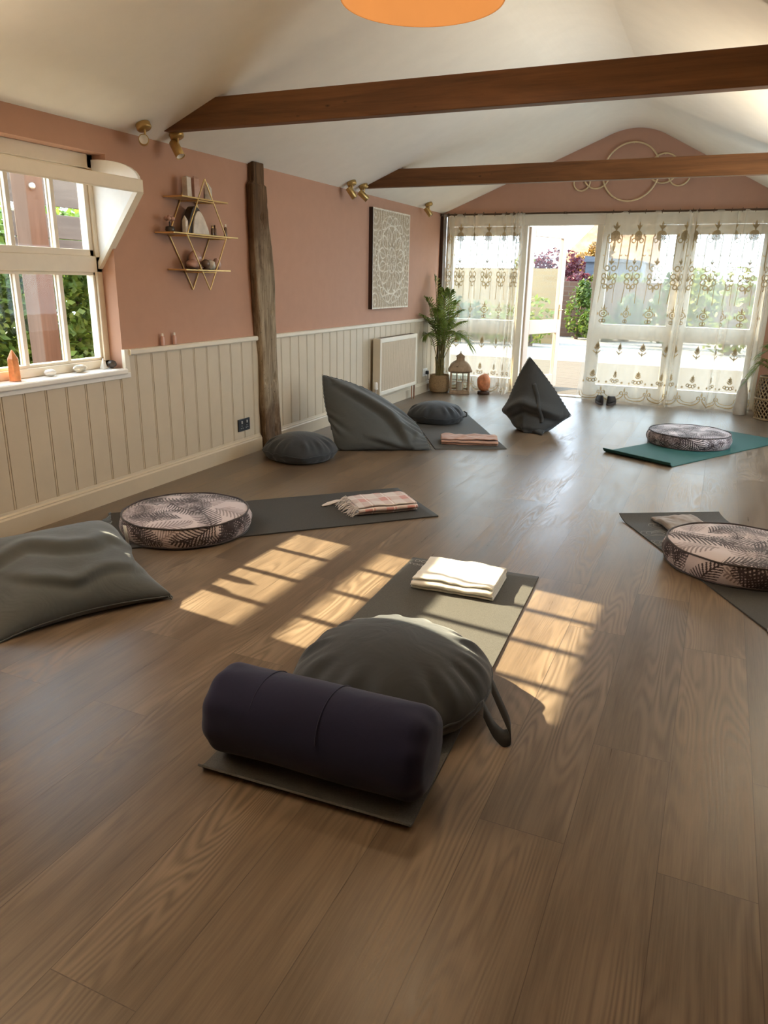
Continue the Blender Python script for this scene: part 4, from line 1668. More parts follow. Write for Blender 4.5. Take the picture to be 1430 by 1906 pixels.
R30 = math.radians
fm = yoga_mat('charcoal yoga mat in the foreground under the navy bolster, partly sunlit', 'mat_grey', (-0.840, 1.385), 0.043, 0.615, 1.795, curl0=0.020, r0=0.05)
lm = yoga_mat('charcoal yoga mat under the palm-print cushion by the left wall', 'mat_black', (-1.565, 4.075), R30(135.2), 0.63, 1.78, thick=0.006)
yoga_mat('grey yoga mat with a pink folded throw, in front of the radiator', 'mat_grey', (-1.715, 5.662), R30(29.2), 0.59, 1.75)
yoga_mat('teal green yoga mat on the right with one curled end', 'mat_teal', (-0.478, 5.903), R30(-29.6), 0.61, 1.78, curl0=0.036, r0=0.055)
rm = yoga_mat('grey patterned yoga mat at the right edge with a taupe blanket', 'mat_black', (-0.128, 4.46), R30(209.8), 0.61, 1.78, curl0=0.026, r0=0.30)


def letters(text, size, parent, loc, rz, mat='print', name='printed_lettering'):
    c = bpy.data.curves.new(name, 'FONT')
    c.body = text
    c.size = size
    c.extrude = 0.0002
    c.align_x = 'LEFT'
    tmp = bpy.data.objects.new(name, c)
    COL.objects.link(tmp)
    bpy.context.view_layer.update()
    dg = bpy.context.evaluated_depsgraph_get()
    me = bpy.data.meshes.new_from_object(tmp.evaluated_get(dg))
    bpy.data.objects.remove(tmp, do_unlink=True)
    me.materials.clear()
    me.materials.append(M[mat])
    o = bpy.data.objects.new(name, me)
    COL.objects.link(o)
    o.parent = parent
    o.location = loc
    o.rotation_euler = (0, 0, rz)
    return o


# pale print in the far left corner of the foreground mat
letters('DOYOUR', 0.040, fm, (-0.285, 1.742, 0.0068), 0)
letters('YOGA.COM', 0.034, fm, (-0.300, 1.697, 0.0068), 0)
# outlined round emblem and swirls on the right-hand mat
m = MB()
for r in (0.052, 0.036):
    m.tube([(0.262 + r * math.cos(2 * PI * k / 40), 1.49 + r * math.sin(2 * PI * k / 40), 0.0062) for k in range(40)], 0.0022, 6, closed=True)
m.tube([(0.262 - 0.03 + 0.06 * k / 10, 1.49 + 0.012 * math.sin(PI * k / 10), 0.0062) for k in range(11)], 0.0018, 6)
m.build('printed_emblem', 'print', rm)
m = MB()
rs = random.Random(11)
for k in range(9):
    cx_, cy_ = rs.uniform(-0.2, 0.24), rs.uniform(0.16, 0.46)
    for q in range(3):
        rr = 0.02 + q * 0.016
        m.tube([(min(0.3, max(-0.3, cx_ + rr * 1.8 * math.cos(2 * PI * j / 22))), cy_ + rr * math.sin(2 * PI * j / 22) * (1 + 0.3 * math.sin(j)), 0.0058) for j in range(22)], 0.0013, 5, closed=True)
m.build('printed_swirls', 'mat_swirl' if 'mat_swirl' in M else 'print', rm)

# ------------------------------------------------------------------ palm-print round cushions
def frond_field(P, rs, n, ext, size):
    """P: (k,2) points in metres -> 0 ground, 1 dark frond, .5 soft grey frond"""
    val = np.zeros(len(P))
    for i in range(n):
        c = np.array([rs.uniform(-ext[0], ext[0]), rs.uniform(-ext[1], ext[1])])
        a = rs.uniform(0, 2 * PI)
        L = size * rs.uniform(0.75, 1.2)
        bend = rs.uniform(-1.2, 1.2)
        d = P - c
        near = np.where((np.abs(d[:, 0]) < L) & (np.abs(d[:, 1]) < L))[0]
        if len(near) == 0:
            continue
        d = d[near]
        u = (d[:, 0] * math.cos(a) + d[:, 1] * math.sin(a)) / L
        v = (-d[:, 0] * math.sin(a) + d[:, 1] * math.cos(a)) / L
        v = v - bend * (u ** 2) * 0.35
        env = 0.42 * np.sqrt(np.clip(1 - ((u + 0.05) / 0.95) ** 2, 0, 1)) * np.clip((u + 1.0) / 0.35, 0, 1)
        av = np.abs(v)
        s = (u - av * 1.05 + 0.6 * av ** 2)
        st = np.mod(s * 7.5 + 0.5 * (v > 0), 1.0)
        leaf = (st < 0.60 - 0.28 * av / 0.42) & (av < env)
        spine = (av < 0.02) & (u > -0.95) & (u < 0.8)
        hit = leaf | spine
        soft = (rs.uniform() < 0.35)
        if soft:
            cur = val[near]
            val[near] = np.where(hit & (cur < 0.4), 0.5, cur)
        else:
            val[near] = np.where(hit, 1.0, val[near])
    return val


def colourise(val):
    g = np.array([0.57, 0.495, 0.51])
    s = np.array([0.24, 0.19, 0.195])
    d = np.array([0.040, 0.026, 0.030])
    c = np.where(val[:, None] > 0.75, d, np.where(val[:, None] > 0.25, s, g))
    return np.concatenate([c, np.ones((len(c), 1))], 1)


def palm_cushion(label, loc, rz):
    Rr, H = 0.325, 0.105
    t = thing('floor_cushion', label, 'cushion', loc, rz, 'palm-print round floor cushions')
    N = 230
    D = disc_map(N) * Rr
    r = np.hypot(D[..., 0], D[..., 1]) / Rr
    dome = 0.012 * (1 - r ** 4)
    pu = np.array([[mnoise.noise(Vector((x * 9, y * 9, 0.3))) for x, y in row] for row in D[::5, ::5].tolist()])
    pu = np.kron(pu, np.ones((5, 5)))[:N, :N]
    from_k = np.ones(9) / 9
    for ax in (0, 1):
        pu = np.apply_along_axis(lambda q: np.convolve(np.pad(q, 4, mode='edge'), from_k, 'valid'), ax, pu)
    z = H + dome + 0.007 * pu * (1 - r ** 6)
    z = z - 0.004 * np.clip((r - 0.93) / 0.07, 0, 1) ** 2
    rs = np.random.RandomState(12)
    top = MB().grid(np.stack([D[..., 0], D[..., 1], z], -1)).build('cushion_top', 'palm_print', t)
    val = frond_field(D.reshape(-1, 2), rs, 30, (Rr, Rr), 0.150)
    at = top.data.color_attributes.new('print', 'FLOAT_COLOR', 'POINT')
    at.data.foreach_set('color', colourise(val).reshape(-1))
    # side wall, seamless strip
    NT_, NV = 720, 40
    th = np.linspace(0, 2 * PI, NT_ + 1)
    vv = np.linspace(0, 1, NV)
    TT, VV = np.meshgrid(th, vv, indexing='ij')
    bul = 0.016 * np.sin(PI * VV) + 0.004 * np.sin(TT * 7) * np.sin(PI * VV) + 0.003 * np.sin(TT * 23 + VV * 3) * np.sin(PI * VV)
    rr = Rr + bul
    side = MB().grid(np.stack([rr * np.cos(TT), rr * np.sin(TT), 0.004 + (H - 0.004) * VV], -1)).build('cushion_side', 'palm_print', t)
    Ps = np.stack([TT.reshape(-1) * Rr - PI * Rr, VV.reshape(-1) * H - H / 2], -1)
    val = frond_field(Ps, rs, 44, (PI * Rr, 0.07), 0.125)
    at = side.data.color_attributes.new('print', 'FLOAT_COLOR', 'POINT')
    at.data.foreach_set('color', colourise(val).reshape(-1))
    MB().lathe([(0.001, 0.004), (Rr, 0.004)], n=64, caps=False).build('cushion_base', 'pipe_fab', t)
    for zz in (H, 0.006):
        MB().tube([((Rr + 0.003) * math.cos(2 * PI * k / 90), (Rr + 0.003) * math.sin(2 * PI * k / 90), zz + 0.0015 * math.sin(k * 0.7)) for k in range(90)], 0.0045, 8, closed=True).build('piping', 'pipe_fab', t)
    return t


pc = palm_cushion('palm-print round cushion on the charcoal mat by the left wall', (-2.475, 3.02, 0.007), 0.4)
dup(pc, (-0.12, 6.76, 0.007), 2.1, 'palm-print round cushion on the teal mat')
dup(pc, (0.225, 3.775, 0.007), 4.0, 'palm-print round cushion cut by the right edge of the photo')

# ------------------------------------------------------------------ stuffed poufs and bean bags
def bilin(N, A, B, C, D):
    s = np.linspace(0, 1, N)
    a, b = np.meshgrid(s, s, indexing='ij')
    a, b = a[..., None], b[..., None]
    A, B, C, D = [np.array(p, float) for p in (A, B, C, D)]
    return A * (1 - a) * (1 - b) + B * a * (1 - b) + C * (1 - a) * b + D * a * b


def ridge(name, X, rim, idt, r, mat, parent, off, pick=None):
    pts = [tuple(X[i] - np.array(off)) for i in rim]
    o = MB().tube(pts, r, 6, closed=True).build(name, mat, parent)
    return o


def pouf(label, c, Rrest, N, press, mat, seed, name='pouf', rz=0.0, floor=0.008, steps=75, vol=None, squash=1.0, grav=0.0008, cat='pouf', group=None):
    Q = disc_map(N) * Rrest
    P = np.concatenate([Q * 0.8, np.full(Q.shape[:2] + (1,), 0.12)], -1)
    off = np.zeros_like(P)
    off[..., 2] = 0.06
    X, F, idt, idb, rim = stuffed(Q, P + off, P - off, None, press=press, steps=steps, iters=18, floor=0.0, seed=seed, grav=grav, bend=0.03, vol=vol)
    X[:, :2] -= X[:, :2].mean(0)
    rr_ = np.hypot(X[:, 0], X[:, 1]) / np.hypot(X[rim, 0], X[rim, 1]).mean()
    an_ = np.arctan2(X[:, 1], X[:, 0])
    pk = np.sin(an_ * 13 + 1.3 * np.sin(an_ * 3 + seed)) + 0.6 * np.sin(an_ * 23 + seed + 2 * np.sin(an_ * 2))
    X[:, 2] += 0.0085 * pk * np.exp(-((rr_ - 0.84) / 0.16) ** 2) * np.sign(X[:, 2] - X[rim, 2].mean()) * (X[:, 2] > 0.02)
    X[:, 2] = np.maximum(X[:, 2], 0.0)
    X[:, 2] *= squash
    t = thing(name, label, cat, (c[0], c[1], floor), rz, group)
    np_mesh('cushion_cover', X, F, mat, t, sub=1)
    ridge('seam', X, rim, idt, 0.0035, mat, t, (0, 0, 0))
    return t, X, rim


g = 'dark grey round poufs'
pf, Xp, rimp = pouf('large dark grey round pouf behind the navy bolster, strap on its side', (-0.825, 1.985), 0.342, 58, 0.005, 'pouf', 3, group=g, floor=0.007, vol=0.055)
# strap handle on its right side
pts = [(0.335, -0.02, 0.12), (0.375, -0.05, 0.075), (0.415, -0.085, 0.035), (0.425, -0.10, 0.012), (0.405, -0.115, 0.005), (0.37, -0.105, 0.022), (0.33, -0.085, 0.07)]
xs = np.array(pts)
tt = np.linspace(0, len(pts) - 1, 40)
cs = np.stack([np.interp(tt, range(len(pts)), xs[:, k]) for k in range(3)], -1)
for _ in range(3):
    cs[1:-1] = (cs[:-2] + cs[1:-1] * 2 + cs[2:]) / 4
wd = np.array([-0.25, 0.75, 0.55])
wd = wd / np.linalg.norm(wd) * 0.027
stp = MB().grid([[tuple(p + wd), tuple(p - wd)] for p in cs]).build('strap_handle', 'strap', pf)
md = stp.modifiers.new('thickness', 'SOLIDIFY')
md.thickness = 0.003
pouf('dark grey round pouf at the foot of the oak post', (-2.775, 4.75), 0.290, 48, 0.005, 'pouf', 5, group=g, floor=0.001, vol=0.037)
p2, X2, rim2 = pouf('dark grey round pouf on the grey mat near the radiator', (-2.40, 6.70), 0.295, 48, 0.005, 'pouf', 9, group=g, floor=0.007, vol=0.036)
MB().tube([(0.29, -0.03, 0.12), (0.325, -0.05, 0.11), (0.325, -0.06, 0.08), (0.29, -0.06, 0.07)], 0.006).build('strap_handle', 'strap', p2)


def add_folds(X, idt, folds, N, up):
    """soft asymmetric creases on the outer sheet; folds: (points in (a,b), height, width)"""
    s = np.linspace(0, 1, N)
    a, b = np.meshgrid(s, s, indexing='ij')
    Q = np.stack([a, b], -1).reshape(-1, 2)
    P = X[idt].copy()
    du = np.gradient(P, axis=0)
    dv = np.gradient(P, axis=1)
    nn = np.cross(du, dv)
    nn /= np.linalg.norm(nn, axis=-1, keepdims=True) + 1e-9
    if np.sum(nn.mean((0, 1)) * np.array(up)) < 0:
        nn = -nn
    disp = np.zeros(N * N)
    for pts, h, w in folds:
        pts = np.array(pts, float)
        tt = np.linspace(0, len(pts) - 1, 60)
        C = np.stack([np.interp(tt, range(len(pts)), pts[:, k]) for k in (0, 1)], -1)
        for _ in range(6):
            C[1:-1] = (C[:-2] + 2 * C[1:-1] + C[2:]) / 4
        T = np.gradient(C, axis=0)
        T /= np.linalg.norm(T, axis=1, keepdims=True) + 1e-9
        d = Q[:, None, :] - C[None]
        i = np.argmin((d ** 2).sum(-1), axis=1)
        dd = d[np.arange(len(Q)), i]
        sd = dd[:, 0] * -T[i, 1] + dd[:, 1] * T[i, 0]
        dist = np.linalg.norm(dd, axis=1)
        ends = np.sin(PI * np.clip(i / 59.0, 0.03, 0.97)) ** 0.6
        prof = np.where(sd > 0, np.exp(-(dist / w) ** 2), np.exp(-(dist / (w * 0.42)) ** 2) - 0.45 * np.exp(-((dist - w * 0.75) / (w * 0.5)) ** 2))
        disp += h * prof * ends
    edge = np.minimum(np.minimum(a, 1 - a), np.minimum(b, 1 - b))
    fade = np.clip(edge / 0.05, 0, 1)
    X[idt.ravel()] += (nn * (disp.reshape(N, N) * fade)[..., None]).reshape(-1, 3)
    X[:, 2] = np.maximum(X[:, 2], 0.002)
    return X


def beanbag(label, corners, quad, N, vol, mat, seed, offa, offb, steps=85, grav=0.0009, iters=18, press=0.005, edges=(), folds=(), up=(0, 0, 1)):
    """quad: flat sewing pattern corners (2D) matching the four pinned corners"""
    A, B, C, D = corners
    P = bilin(N, A, B, C, D)
    rest = bilin(N, *[(q[0], q[1], 0) for q in quad])[..., :2]
    oa = np.broadcast_to(np.array(offa, float), P.shape)
    ob = np.broadcast_to(np.array(offb, float), P.shape)
    s = np.linspace(0, 1, N)
    a, b = np.meshgrid(s, s, indexing='ij')
    wgt = (np.sin(PI * a) * np.sin(PI * b))[..., None]
    pins = {(0, 0): A, (N - 1, 0): B, (0, N - 1): C, (N - 1, N - 1): D}
    W_ = {'AB': lambda k: (k, 0), 'AC': lambda k: (0, k), 'BD': lambda k: (N - 1, k), 'CD': lambda k: (k, N - 1)}
    for nm_, bulge in edges:
        fn = W_[nm_]
        p0, p1 = np.array(pins[fn(0)], float), np.array(pins[fn(N - 1)], float)
        for k in range(3, N - 2, 3):
            f = k / (N - 1)
            pins[fn(k)] = tuple(p0 + (p1 - p0) * f + np.array(bulge) * math.sin(PI * f))
    X, F, idt, idb, rim = stuffed(rest, P + oa * wgt, P + ob * wgt, pins, press=press, steps=steps, iters=iters, floor=0.003, seed=seed, grav=grav, bend=0.03, vol=vol)
    if folds:
        X = add_folds(X, idt, folds, N, up)
    bx = X.mean(0)
    base = (float(bx[0]), float(bx[1]), 0.0)
    t = thing('bean_bag', label, 'bean bag', base, 0, 'grey canvas bean bags')
    np_mesh('bag_cover', X, F, mat, t, base, sub=1)
    ridge('seam', X, rim, idt, 0.003, mat, t, base)
    return t, X, rim, base


b1, X1, r1_, o1 = beanbag('pale grey canvas bean bag at the left edge, cut by the photo frame', [(-1.945, 2.245, 0.010), (-2.275, 1.69, 0.010), (-2.54, 2.55, 0.22), (-2.88, 2.02, 0.28)], [(0.39, 0.39), (-0.39, 0.39), (0.38, -0.37), (-0.38, -0.37)], 60, 0.080, 'bag', 2, (0, 0, 0.30), (0, 0, -0.10), edges=(('AC', (-0.075, -0.045, -0.005)),), folds=[([(0.14, 0.40), (0.24, 0.47), (0.34, 0.40), (0.48, 0.42), (0.62, 0.54), (0.78, 0.50), (1.0, 0.58)], 0.026, 0.07), ([(0.14, 0.20), (0.32, 0.22), (0.5, 0.16), (0.66, 0.25), (0.76, 0.36)], 0.018, 0.05), ([(0.02, 0.62), (0.10, 0.42), (0.2, 0.18)], 0.012, 0.05)])
m = MB()
cx_ = np.array([-2.475, 2.555, 0.165]) - np.array(o1)
m.grid([[tuple(cx_ + np.array([0.02 * a, 0.006 * b_, -0.05 * b_ + 0.0])) for a in (0, 1)] for b_ in (0, 1, 2)])
lb = m.build('care_label', 'white_label', b1)
lb.modifiers.new('thickness', 'SOLIDIFY').thickness = 0.001
b2, X2b, _, o2 = beanbag('grey canvas bean bag with a tall pointed corner near the radiator', [(-2.95, 5.42, 0.545), (-2.62, 5.13, 0.02), (-2.40, 5.72, 0.24), (-1.985, 5.47, 0.012)], [(-0.50, 0.02), (0.0, -0.52), (0.02, 0.50), (0.56, 0.0)], 54, 0.062, 'bag', 6, (0.02, -0.22, -0.02), (0.05, 0.22, 0.16), edges=(('AB', (-0.03, -0.03, -0.02)), ('AC', (0.03, 0.0, 0.05)), ('CD', (0.04, 0.0, 0.035))), up=(0.2, -1, 0.4), folds=[([(0.10, 0.16), (0.34, 0.46), (0.52, 0.66), (0.72, 0.76), (0.9, 0.82)], 0.05, 0.085), ([(0.80, 0.42), (0.86, 0.62), (0.93, 0.80)], 0.022, 0.05), ([(0.66, 0.72), (0.74, 0.9), (0.86, 0.86)], 0.02, 0.04)])
b3, X3, _, o3 = beanbag('dark grey canvas bean bag standing on end before the open door', [(-1.565, 6.84, 0.655), (-1.745, 6.78, 0.150), (-1.120, 6.72, 0.165), (-1.32, 6.50, 0.008)], [(0.0, 0.66), (-0.24, 0.13), (0.46, 0.15), (0.17, -0.40)], 54, 0.050, 'bag_dark', 8, (0.02, -0.24, 0.02), (0, 0.24, 0.02), edges=(('AB', (-0.02, 0, 0.01)), ('AC', (0.015, 0, 0.01))), up=(0, -1, 0.2), folds=[([(0.95, 0.10), (0.75, 0.28), (0.52, 0.40), (0.42, 0.55), (0.25, 0.78), (0.10, 0.95)], 0.07, 0.085), ([(0.9, 0.35), (0.75, 0.55), (0.55, 0.75), (0.4, 0.9)], 0.02, 0.07), ([(0.6, 0.5), (0.75, 0.7), (0.9, 0.85)], 0.018, 0.05)])
fr_ = X3[X3[:, 1] < X3[:, 1].mean() + 0.05]
pts = []
for k in range(24):
    f = k / 23
    px_, pz_ = -1.475 + 0.125 * f + 0.02 * math.sin(PI * f), 0.43 - 0.33 * f
    d_ = (fr_[:, 0] - px_) ** 2 + (fr_[:, 2] - pz_) ** 2
    near_ = fr_[np.argsort(d_)[:4]]
    pts.append((px_, near_[:, 1].min() - 0.006, pz_))
pts = np.array(pts)
for _ in range(3):
    pts[1:-1] = (pts[:-2] + 2 * pts[1:-1] + pts[2:]) / 4
sp = MB().grid([[(p[0] - 0.017, p[1], p[2] - 0.004), (p[0] + 0.017, p[1], p[2] + 0.004)] for p in pts]).build('strap_handle', 'bag_dark', b3, o3)
sp.modifiers.new('thickness', 'SOLIDIFY').thickness = 0.005

# ------------------------------------------------------------------ navy bolster
def bolster():
    c = Vector((-0.848, 1.535, 0.0))
    rz = 0.043
    Rb, L = 0.124, 0.645
    t = thing('bolster', 'navy cotton bolster lying across the near end of the foreground mat', 'bolster', (c.x, c.y, 0.007), rz)
    prof = []
    for k in range(13):
        a = k / 12 * PI / 2
        prof.append((-L / 2 + 0.045 * (1 - math.sin(a)) * 1.0, Rb - 0.05 * (1 - math.cos(PI / 2 - a))))
    prof = [(-L / 2 - 0.006, 0.0001), (-L / 2 - 0.005, 0.04)] + [(-L / 2 + 0.05 * (1 - math.cos(k / 10 * PI / 2)), (Rb - 0.05) + 0.05 * math.sin(k / 10 * PI / 2)) for k in range(11)]
    mid = [(-L / 2 + 0.05 + (L - 0.1) * k / 30, Rb) for k in range(1, 30)]
    prof = prof + mid + [(-x, r) for x, r in prof[::-1]]
    n = 72
    rows = []
    for x, r in prof:
        row = []
        for k in range(n + 1):
            a = 2 * PI * k / n
            w = 0.004 * mnoise.noise(Vector((x * 5, math.cos(a) * 1.2, math.sin(a) * 1.2)))
            endd = max(0, abs(x) - L / 2 + 0.12) / 0.12
            w += 0.0035 * endd * math.sin(a * 9 + x * 10) * min(1, r / Rb)
            rr = max(0.0001, r + w * min(1, r / 0.08))
            yy, zz = rr * math.cos(a), Rb + rr * math.sin(a)
            zz = max(zz, 0.004 + 0.0)
            if zz < 0.02:
                yy *= 1.02
            row.append((x, yy, zz))
        rows.append(row)
    MB().grid(rows).build('bolster_cover', 'navy', t, merge=True)
    m = MB()
    for x in (-0.155, 0.045):
        m.tube([(x + 0.006 * math.sin(a * 2), (Rb + 0.0008) * math.cos(a), Rb + (Rb + 0.0008) * math.sin(a)) for a in [PI * 0.08 + PI * 0.84 * k / 30 for k in range(31)]], 0.0016, 5)
    m.build('stitch_line', 'navy', t)


bolster()

# ------------------------------------------------------------------ folded cloths
def folded(name, label, cat, loc, rz, W, L, layers, th, mat, seed, rough=0.006, fringe=False, taper=0.0, group=None):
    """cloth folded back and forth: layers stacked in z, folds at +-L/2 in local y, width W in local x"""
    rs = random.Random(seed)
    path = []
    gap = th * 1.05
    for k in range(layers):
        z = gap * (k + 0.5)
        d = 1 if k % 2 == 0 else -1
        ex = L / 2 - gap - rs.uniform(0, 0.012)
        n = 26
        for i in range(n + 1):
            path.append((d * (-ex + 2 * ex * i / n), z))
        if k < layers - 1:
            for i in range(1, 8):
                a = -PI / 2 + PI * i / 8
                path.append((d * (ex + gap * 0.8 * math.cos(a)), z + gap / 2 + gap / 2 * math.sin(a)))
    t = thing(name, label, cat, loc, rz, group)
    NX = 40
    rows = []
    H = layers * gap
    for i, (y, z) in enumerate(path):
        row = []
        for k in range(NX + 1):
            f = k / NX
            x = -W / 2 + W * f
            lay = z / H
            jit = 0.010 * mnoise.noise(Vector((y * 3 + seed, lay * 5, 1.7))) * (1 if f > 0.5 else -1) * abs(f - 0.5) * 2
            n1 = mnoise.noise(Vector((x * 9 + seed, y * 9, z * 20)))
            n2 = mnoise.noise(Vector((x * 22, y * 30 + seed, 3.0)))
            dz = (n1 * rough * 1.4 + n2 * rough * 0.6) * (0.3 + 0.9 * lay)
            dz += taper * (f - 0.5) * lay
            edge = min(f, 1 - f)
            dz -= 0.006 * lay * math.exp(-(edge / 0.05) ** 2)
            row.append((x + jit, y + n2 * 0.004, max(0.002, z + dz)))
        rows.append(row)
    o = MB().grid(rows).build('cloth', mat, t)
    md = o.modifiers.new('thickness', 'SOLIDIFY')
    md.thickness = th * 0.72
    md.offset = 0
    sd = o.modifiers.new('smooth', 'SUBSURF')
    sd.levels = 1
    sd.render_levels = 1
    if fringe:
        m = MB()
        for k in range(46):
            y = -L / 2 + L * (k + 0.5) / 46
            z0 = rs.choice([0.3, 0.6, 0.9]) * H
            l = rs.uniform(0.035, 0.075)
            x0 = -W / 2
            m.tube([(x0 + 0.004, y, z0), (x0 - l * 0.4, y + rs.uniform(-0.006, 0.006), z0 * 0.75 + 0.002), (x0 - l * 0.8, y + rs.uniform(-0.014, 0.014), z0 * 0.2 + 0.003), (x0 - l, y + rs.uniform(-0.02, 0.02), 0.003)], [0.0022, 0.0026, 0.0024, 0.001], 5)
        for yk in (L / 2 - 0.02,):
            for q in range(5):
                m.tube([(-W / 2, yk, H * 0.5), (-W / 2 - 0.05, yk + 0.012 + 0.006 * q, 0.02), (-W / 2 - 0.10, yk + 0.01 + 0.01 * q, 0.006), (-W / 2 - 0.145, yk + 0.004 * q, 0.004)], [0.005, 0.006, 0.005, 0.002], 6)
        m.build('fringe', 'fringe', t)
    return t


folded('folded_blanket', 'cream fleece blanket folded on the sunlit foreground mat', 'blanket', (-0.915, 2.945, 0.0075), 0.05, 0.37, 0.30, 4, 0.014, 'towel_cream', 3, rough=0.0065)
folded('folded_throw', 'pink and white checked throw with fringe folded on the charcoal left mat', 'throw', (-1.70, 3.845, 0.0075), R30(44), 0.37, 0.27, 4, 0.014, 'check', 7, rough=0.004, fringe=True)
folded('folded_throw', 'plain blush throw folded on the grey mat near the radiator', 'throw', (-1.80, 5.87, 0.007), R30(20), 0.47, 0.24, 4, 0.014, 'towel_pink', 12, rough=0.010)
folded('folded_blanket', 'taupe blanket folded on the patterned mat at the right edge', 'blanket', (0.015, 4.18, 0.007), R30(119.8), 0.50, 0.27, 2, 0.017, 'blanket', 15, rough=0.012)

# ------------------------------------------------------------------ palm, lantern, salt lamp, basket, vase, shoes
t = thing('plant_pot', 'woven straw pot holding the palm in the far left corner', 'plant pot', (-3.055, 8.60, 0.0))
prof = [(0.085, 0.0), (0.112, 0.012), (0.125, 0.06), (0.127, 0.13), (0.117, 0.19), (0.114, 0.212), (0.108, 0.212), (0.106, 0.185), (0.09, 0.178), (0.0005, 0.178)]
n = 64
rows = []
zz = np.linspace(0, 1, 60)
seglen = np.cumsum([0] + [math.dist(prof[i], prof[i + 1]) for i in range(len(prof) - 1)])
pr = np.interp(zz * seglen[-1], seglen, [p[0] for p in prof])
pz = np.interp(zz * seglen[-1], seglen, [p[1] for p in prof])
for r, z in zip(pr, pz):
    rows.append([((r + 0.0022 * math.sin(k / n * 2 * PI * 32) * math.sin(z * 420) * (r > 0.1)) * math.cos(2 * PI * k / n), (r + 0.0022 * math.sin(k / n * 2 * PI * 32) * math.sin(z * 420) * (r > 0.1)) * math.sin(2 * PI * k / n), z) for k in range(n + 1)])
MB().grid(rows).lathe([(0.0005, 0.001), (0.085, 0.001)], n=32, caps=False).build('pot_body', 'pot', t, merge=True)
MB().lathe([(0.0005, 0.186), (0.105, 0.184)], n=32, caps=False).build('soil', 'soil', t)


def frond(stem_pts, leaf_from, nl, ll, wid, parent, droop=0.3, rs=None, mat='palm_leaf', xmin=-9.0):
    """stem polyline with paired leaflets along its outer part"""
    P = np.array(stem_pts, float)
    tt = np.linspace(0, 1, 40)
    s = np.linspace(0, 1, len(P))
    C = np.stack([np.interp(tt, s, P[:, k]) for k in range(3)], -1)
    for _ in range(4):
        C[1:-1] = (C[:-2] + 2 * C[1:-1] + C[2:]) / 4
    m = MB()
    m.tube([tuple(c) for c in C], [0.0055 * (1 - 0.75 * k / 39) + 0.0008 for k in range(40)], 6)
    fr = m.build('frond_stem', 'palm_stem', parent)
    lm_ = MB()
    for k in range(nl):
        f = leaf_from + (1 - leaf_from) * k / (nl - 1)
        i = min(38, int(f * 39))
        p = Vector(C[i])
        d = Vector(C[i + 1] - C[i]).normalized()
        side = d.cross(Vector((0, 0, 1)))
        if side.length < 0.05:
            side = d.cross(Vector((0.4, 1, 0)))
        side.normalize()
        up = side.cross(d).normalized()
        q = (k / (nl - 1))
        l = ll * (0.55 + 0.45 * math.sin(PI * min(1, 0.15 + q * 0.85))) * rs.uniform(0.85, 1.1)
        for sg in (-1, 1):
            out = (side * sg * (0.92 - 0.5 * q) + d * (0.45 + 0.75 * q) + up * 0.28).normalized()
            pts = [p, p + out * l * 0.35, p + out * l * 0.72 - Vector((0, 0, droop * l * 0.22)), p + out * l * 0.97 - Vector((0, 0, droop * l * 0.6))]
            wv = out.cross(up).normalized()
            ws = [wid * 0.35, wid, wid * 0.75, wid * 0.06]
            lm_.grid([[tuple(a + wv * w_ / 2), tuple(a + up * w_ * 0.18), tuple(a - wv * w_ / 2)] for a, w_ in zip(pts, ws)])
    lm_.v = [(xmin + (a - xmin) * 0.12 if a < xmin else a, b_, c_) for a, b_, c_ in lm_.v]   # leaflets press flat against the wall
    lf = lm_.build('leaflets', mat, fr)
    return fr


t = thing('palm_plant', 'green areca palm with arching fronds standing in the woven straw pot', 'plant', (-3.055, 8.60, 0.18))
MB().tube([(0.02, 0, 0.0), (0.022, 0.003, 0.18), (0.03, 0.0, 0.45), (0.035, 0.0, 0.62)], [0.034, 0.028, 0.020, 0.012], 12).build('trunk', 'palm_stem', t)
MB().tube([(-0.03, 0.01, 0.0), (-0.035, 0.01, 0.12), (-0.06, 0.01, 0.24)], [0.026, 0.022, 0.010], 10).build('trunk', 'palm_stem', t)
rs = random.Random(21)
FR = [  # (tip x, tip y, tip z, mid-bulge z) relative to the pot
    (-0.10, -0.02, 1.14, 0.75), (0.03, -0.02, 0.98, 0.75), (0.12, -0.08, 0.98, 0.78), (-0.12, -0.16, 0.86, 0.72), (-0.13, -0.25, 0.92, 0.72),
    (0.25, -0.05, 0.78, 0.74), (0.30, -0.12, 0.66, 0.66), (0.37, -0.03, 0.40, 0.52), (-0.15, -0.38, 0.74, 0.72), (0.05, -0.32, 0.80, 0.75),
    (0.18, -0.28, 0.66, 0.70), (-0.10, -0.30, 0.50, 0.55), (0.12, 0.14, 0.86, 0.7), (-0.02, 0.12, 1.0, 0.75), (-0.13, -0.16, 0.66, 0.62), (0.30, -0.22, 0.52, 0.58)]
for (tx, ty, tz, mz) in FR:
    bx, by = rs.uniform(-0.035, 0.04), rs.uniform(-0.03, 0.03)
    pts = [(bx, by, 0.0), (bx + tx * 0.12, by + ty * 0.12, mz * 0.45), (bx + tx * 0.42, by + ty * 0.42, max(mz, tz * 0.8) * 0.85), (bx * 0.3 + tx * 0.78, ty * 0.78, max(tz + 0.02, mz * 0.95) if tz < mz else tz * 0.95), (tx, ty, tz)]
    frond(pts, 0.40, 27, 0.20, 0.0125, t, 0.8, rs, xmin=-0.115)

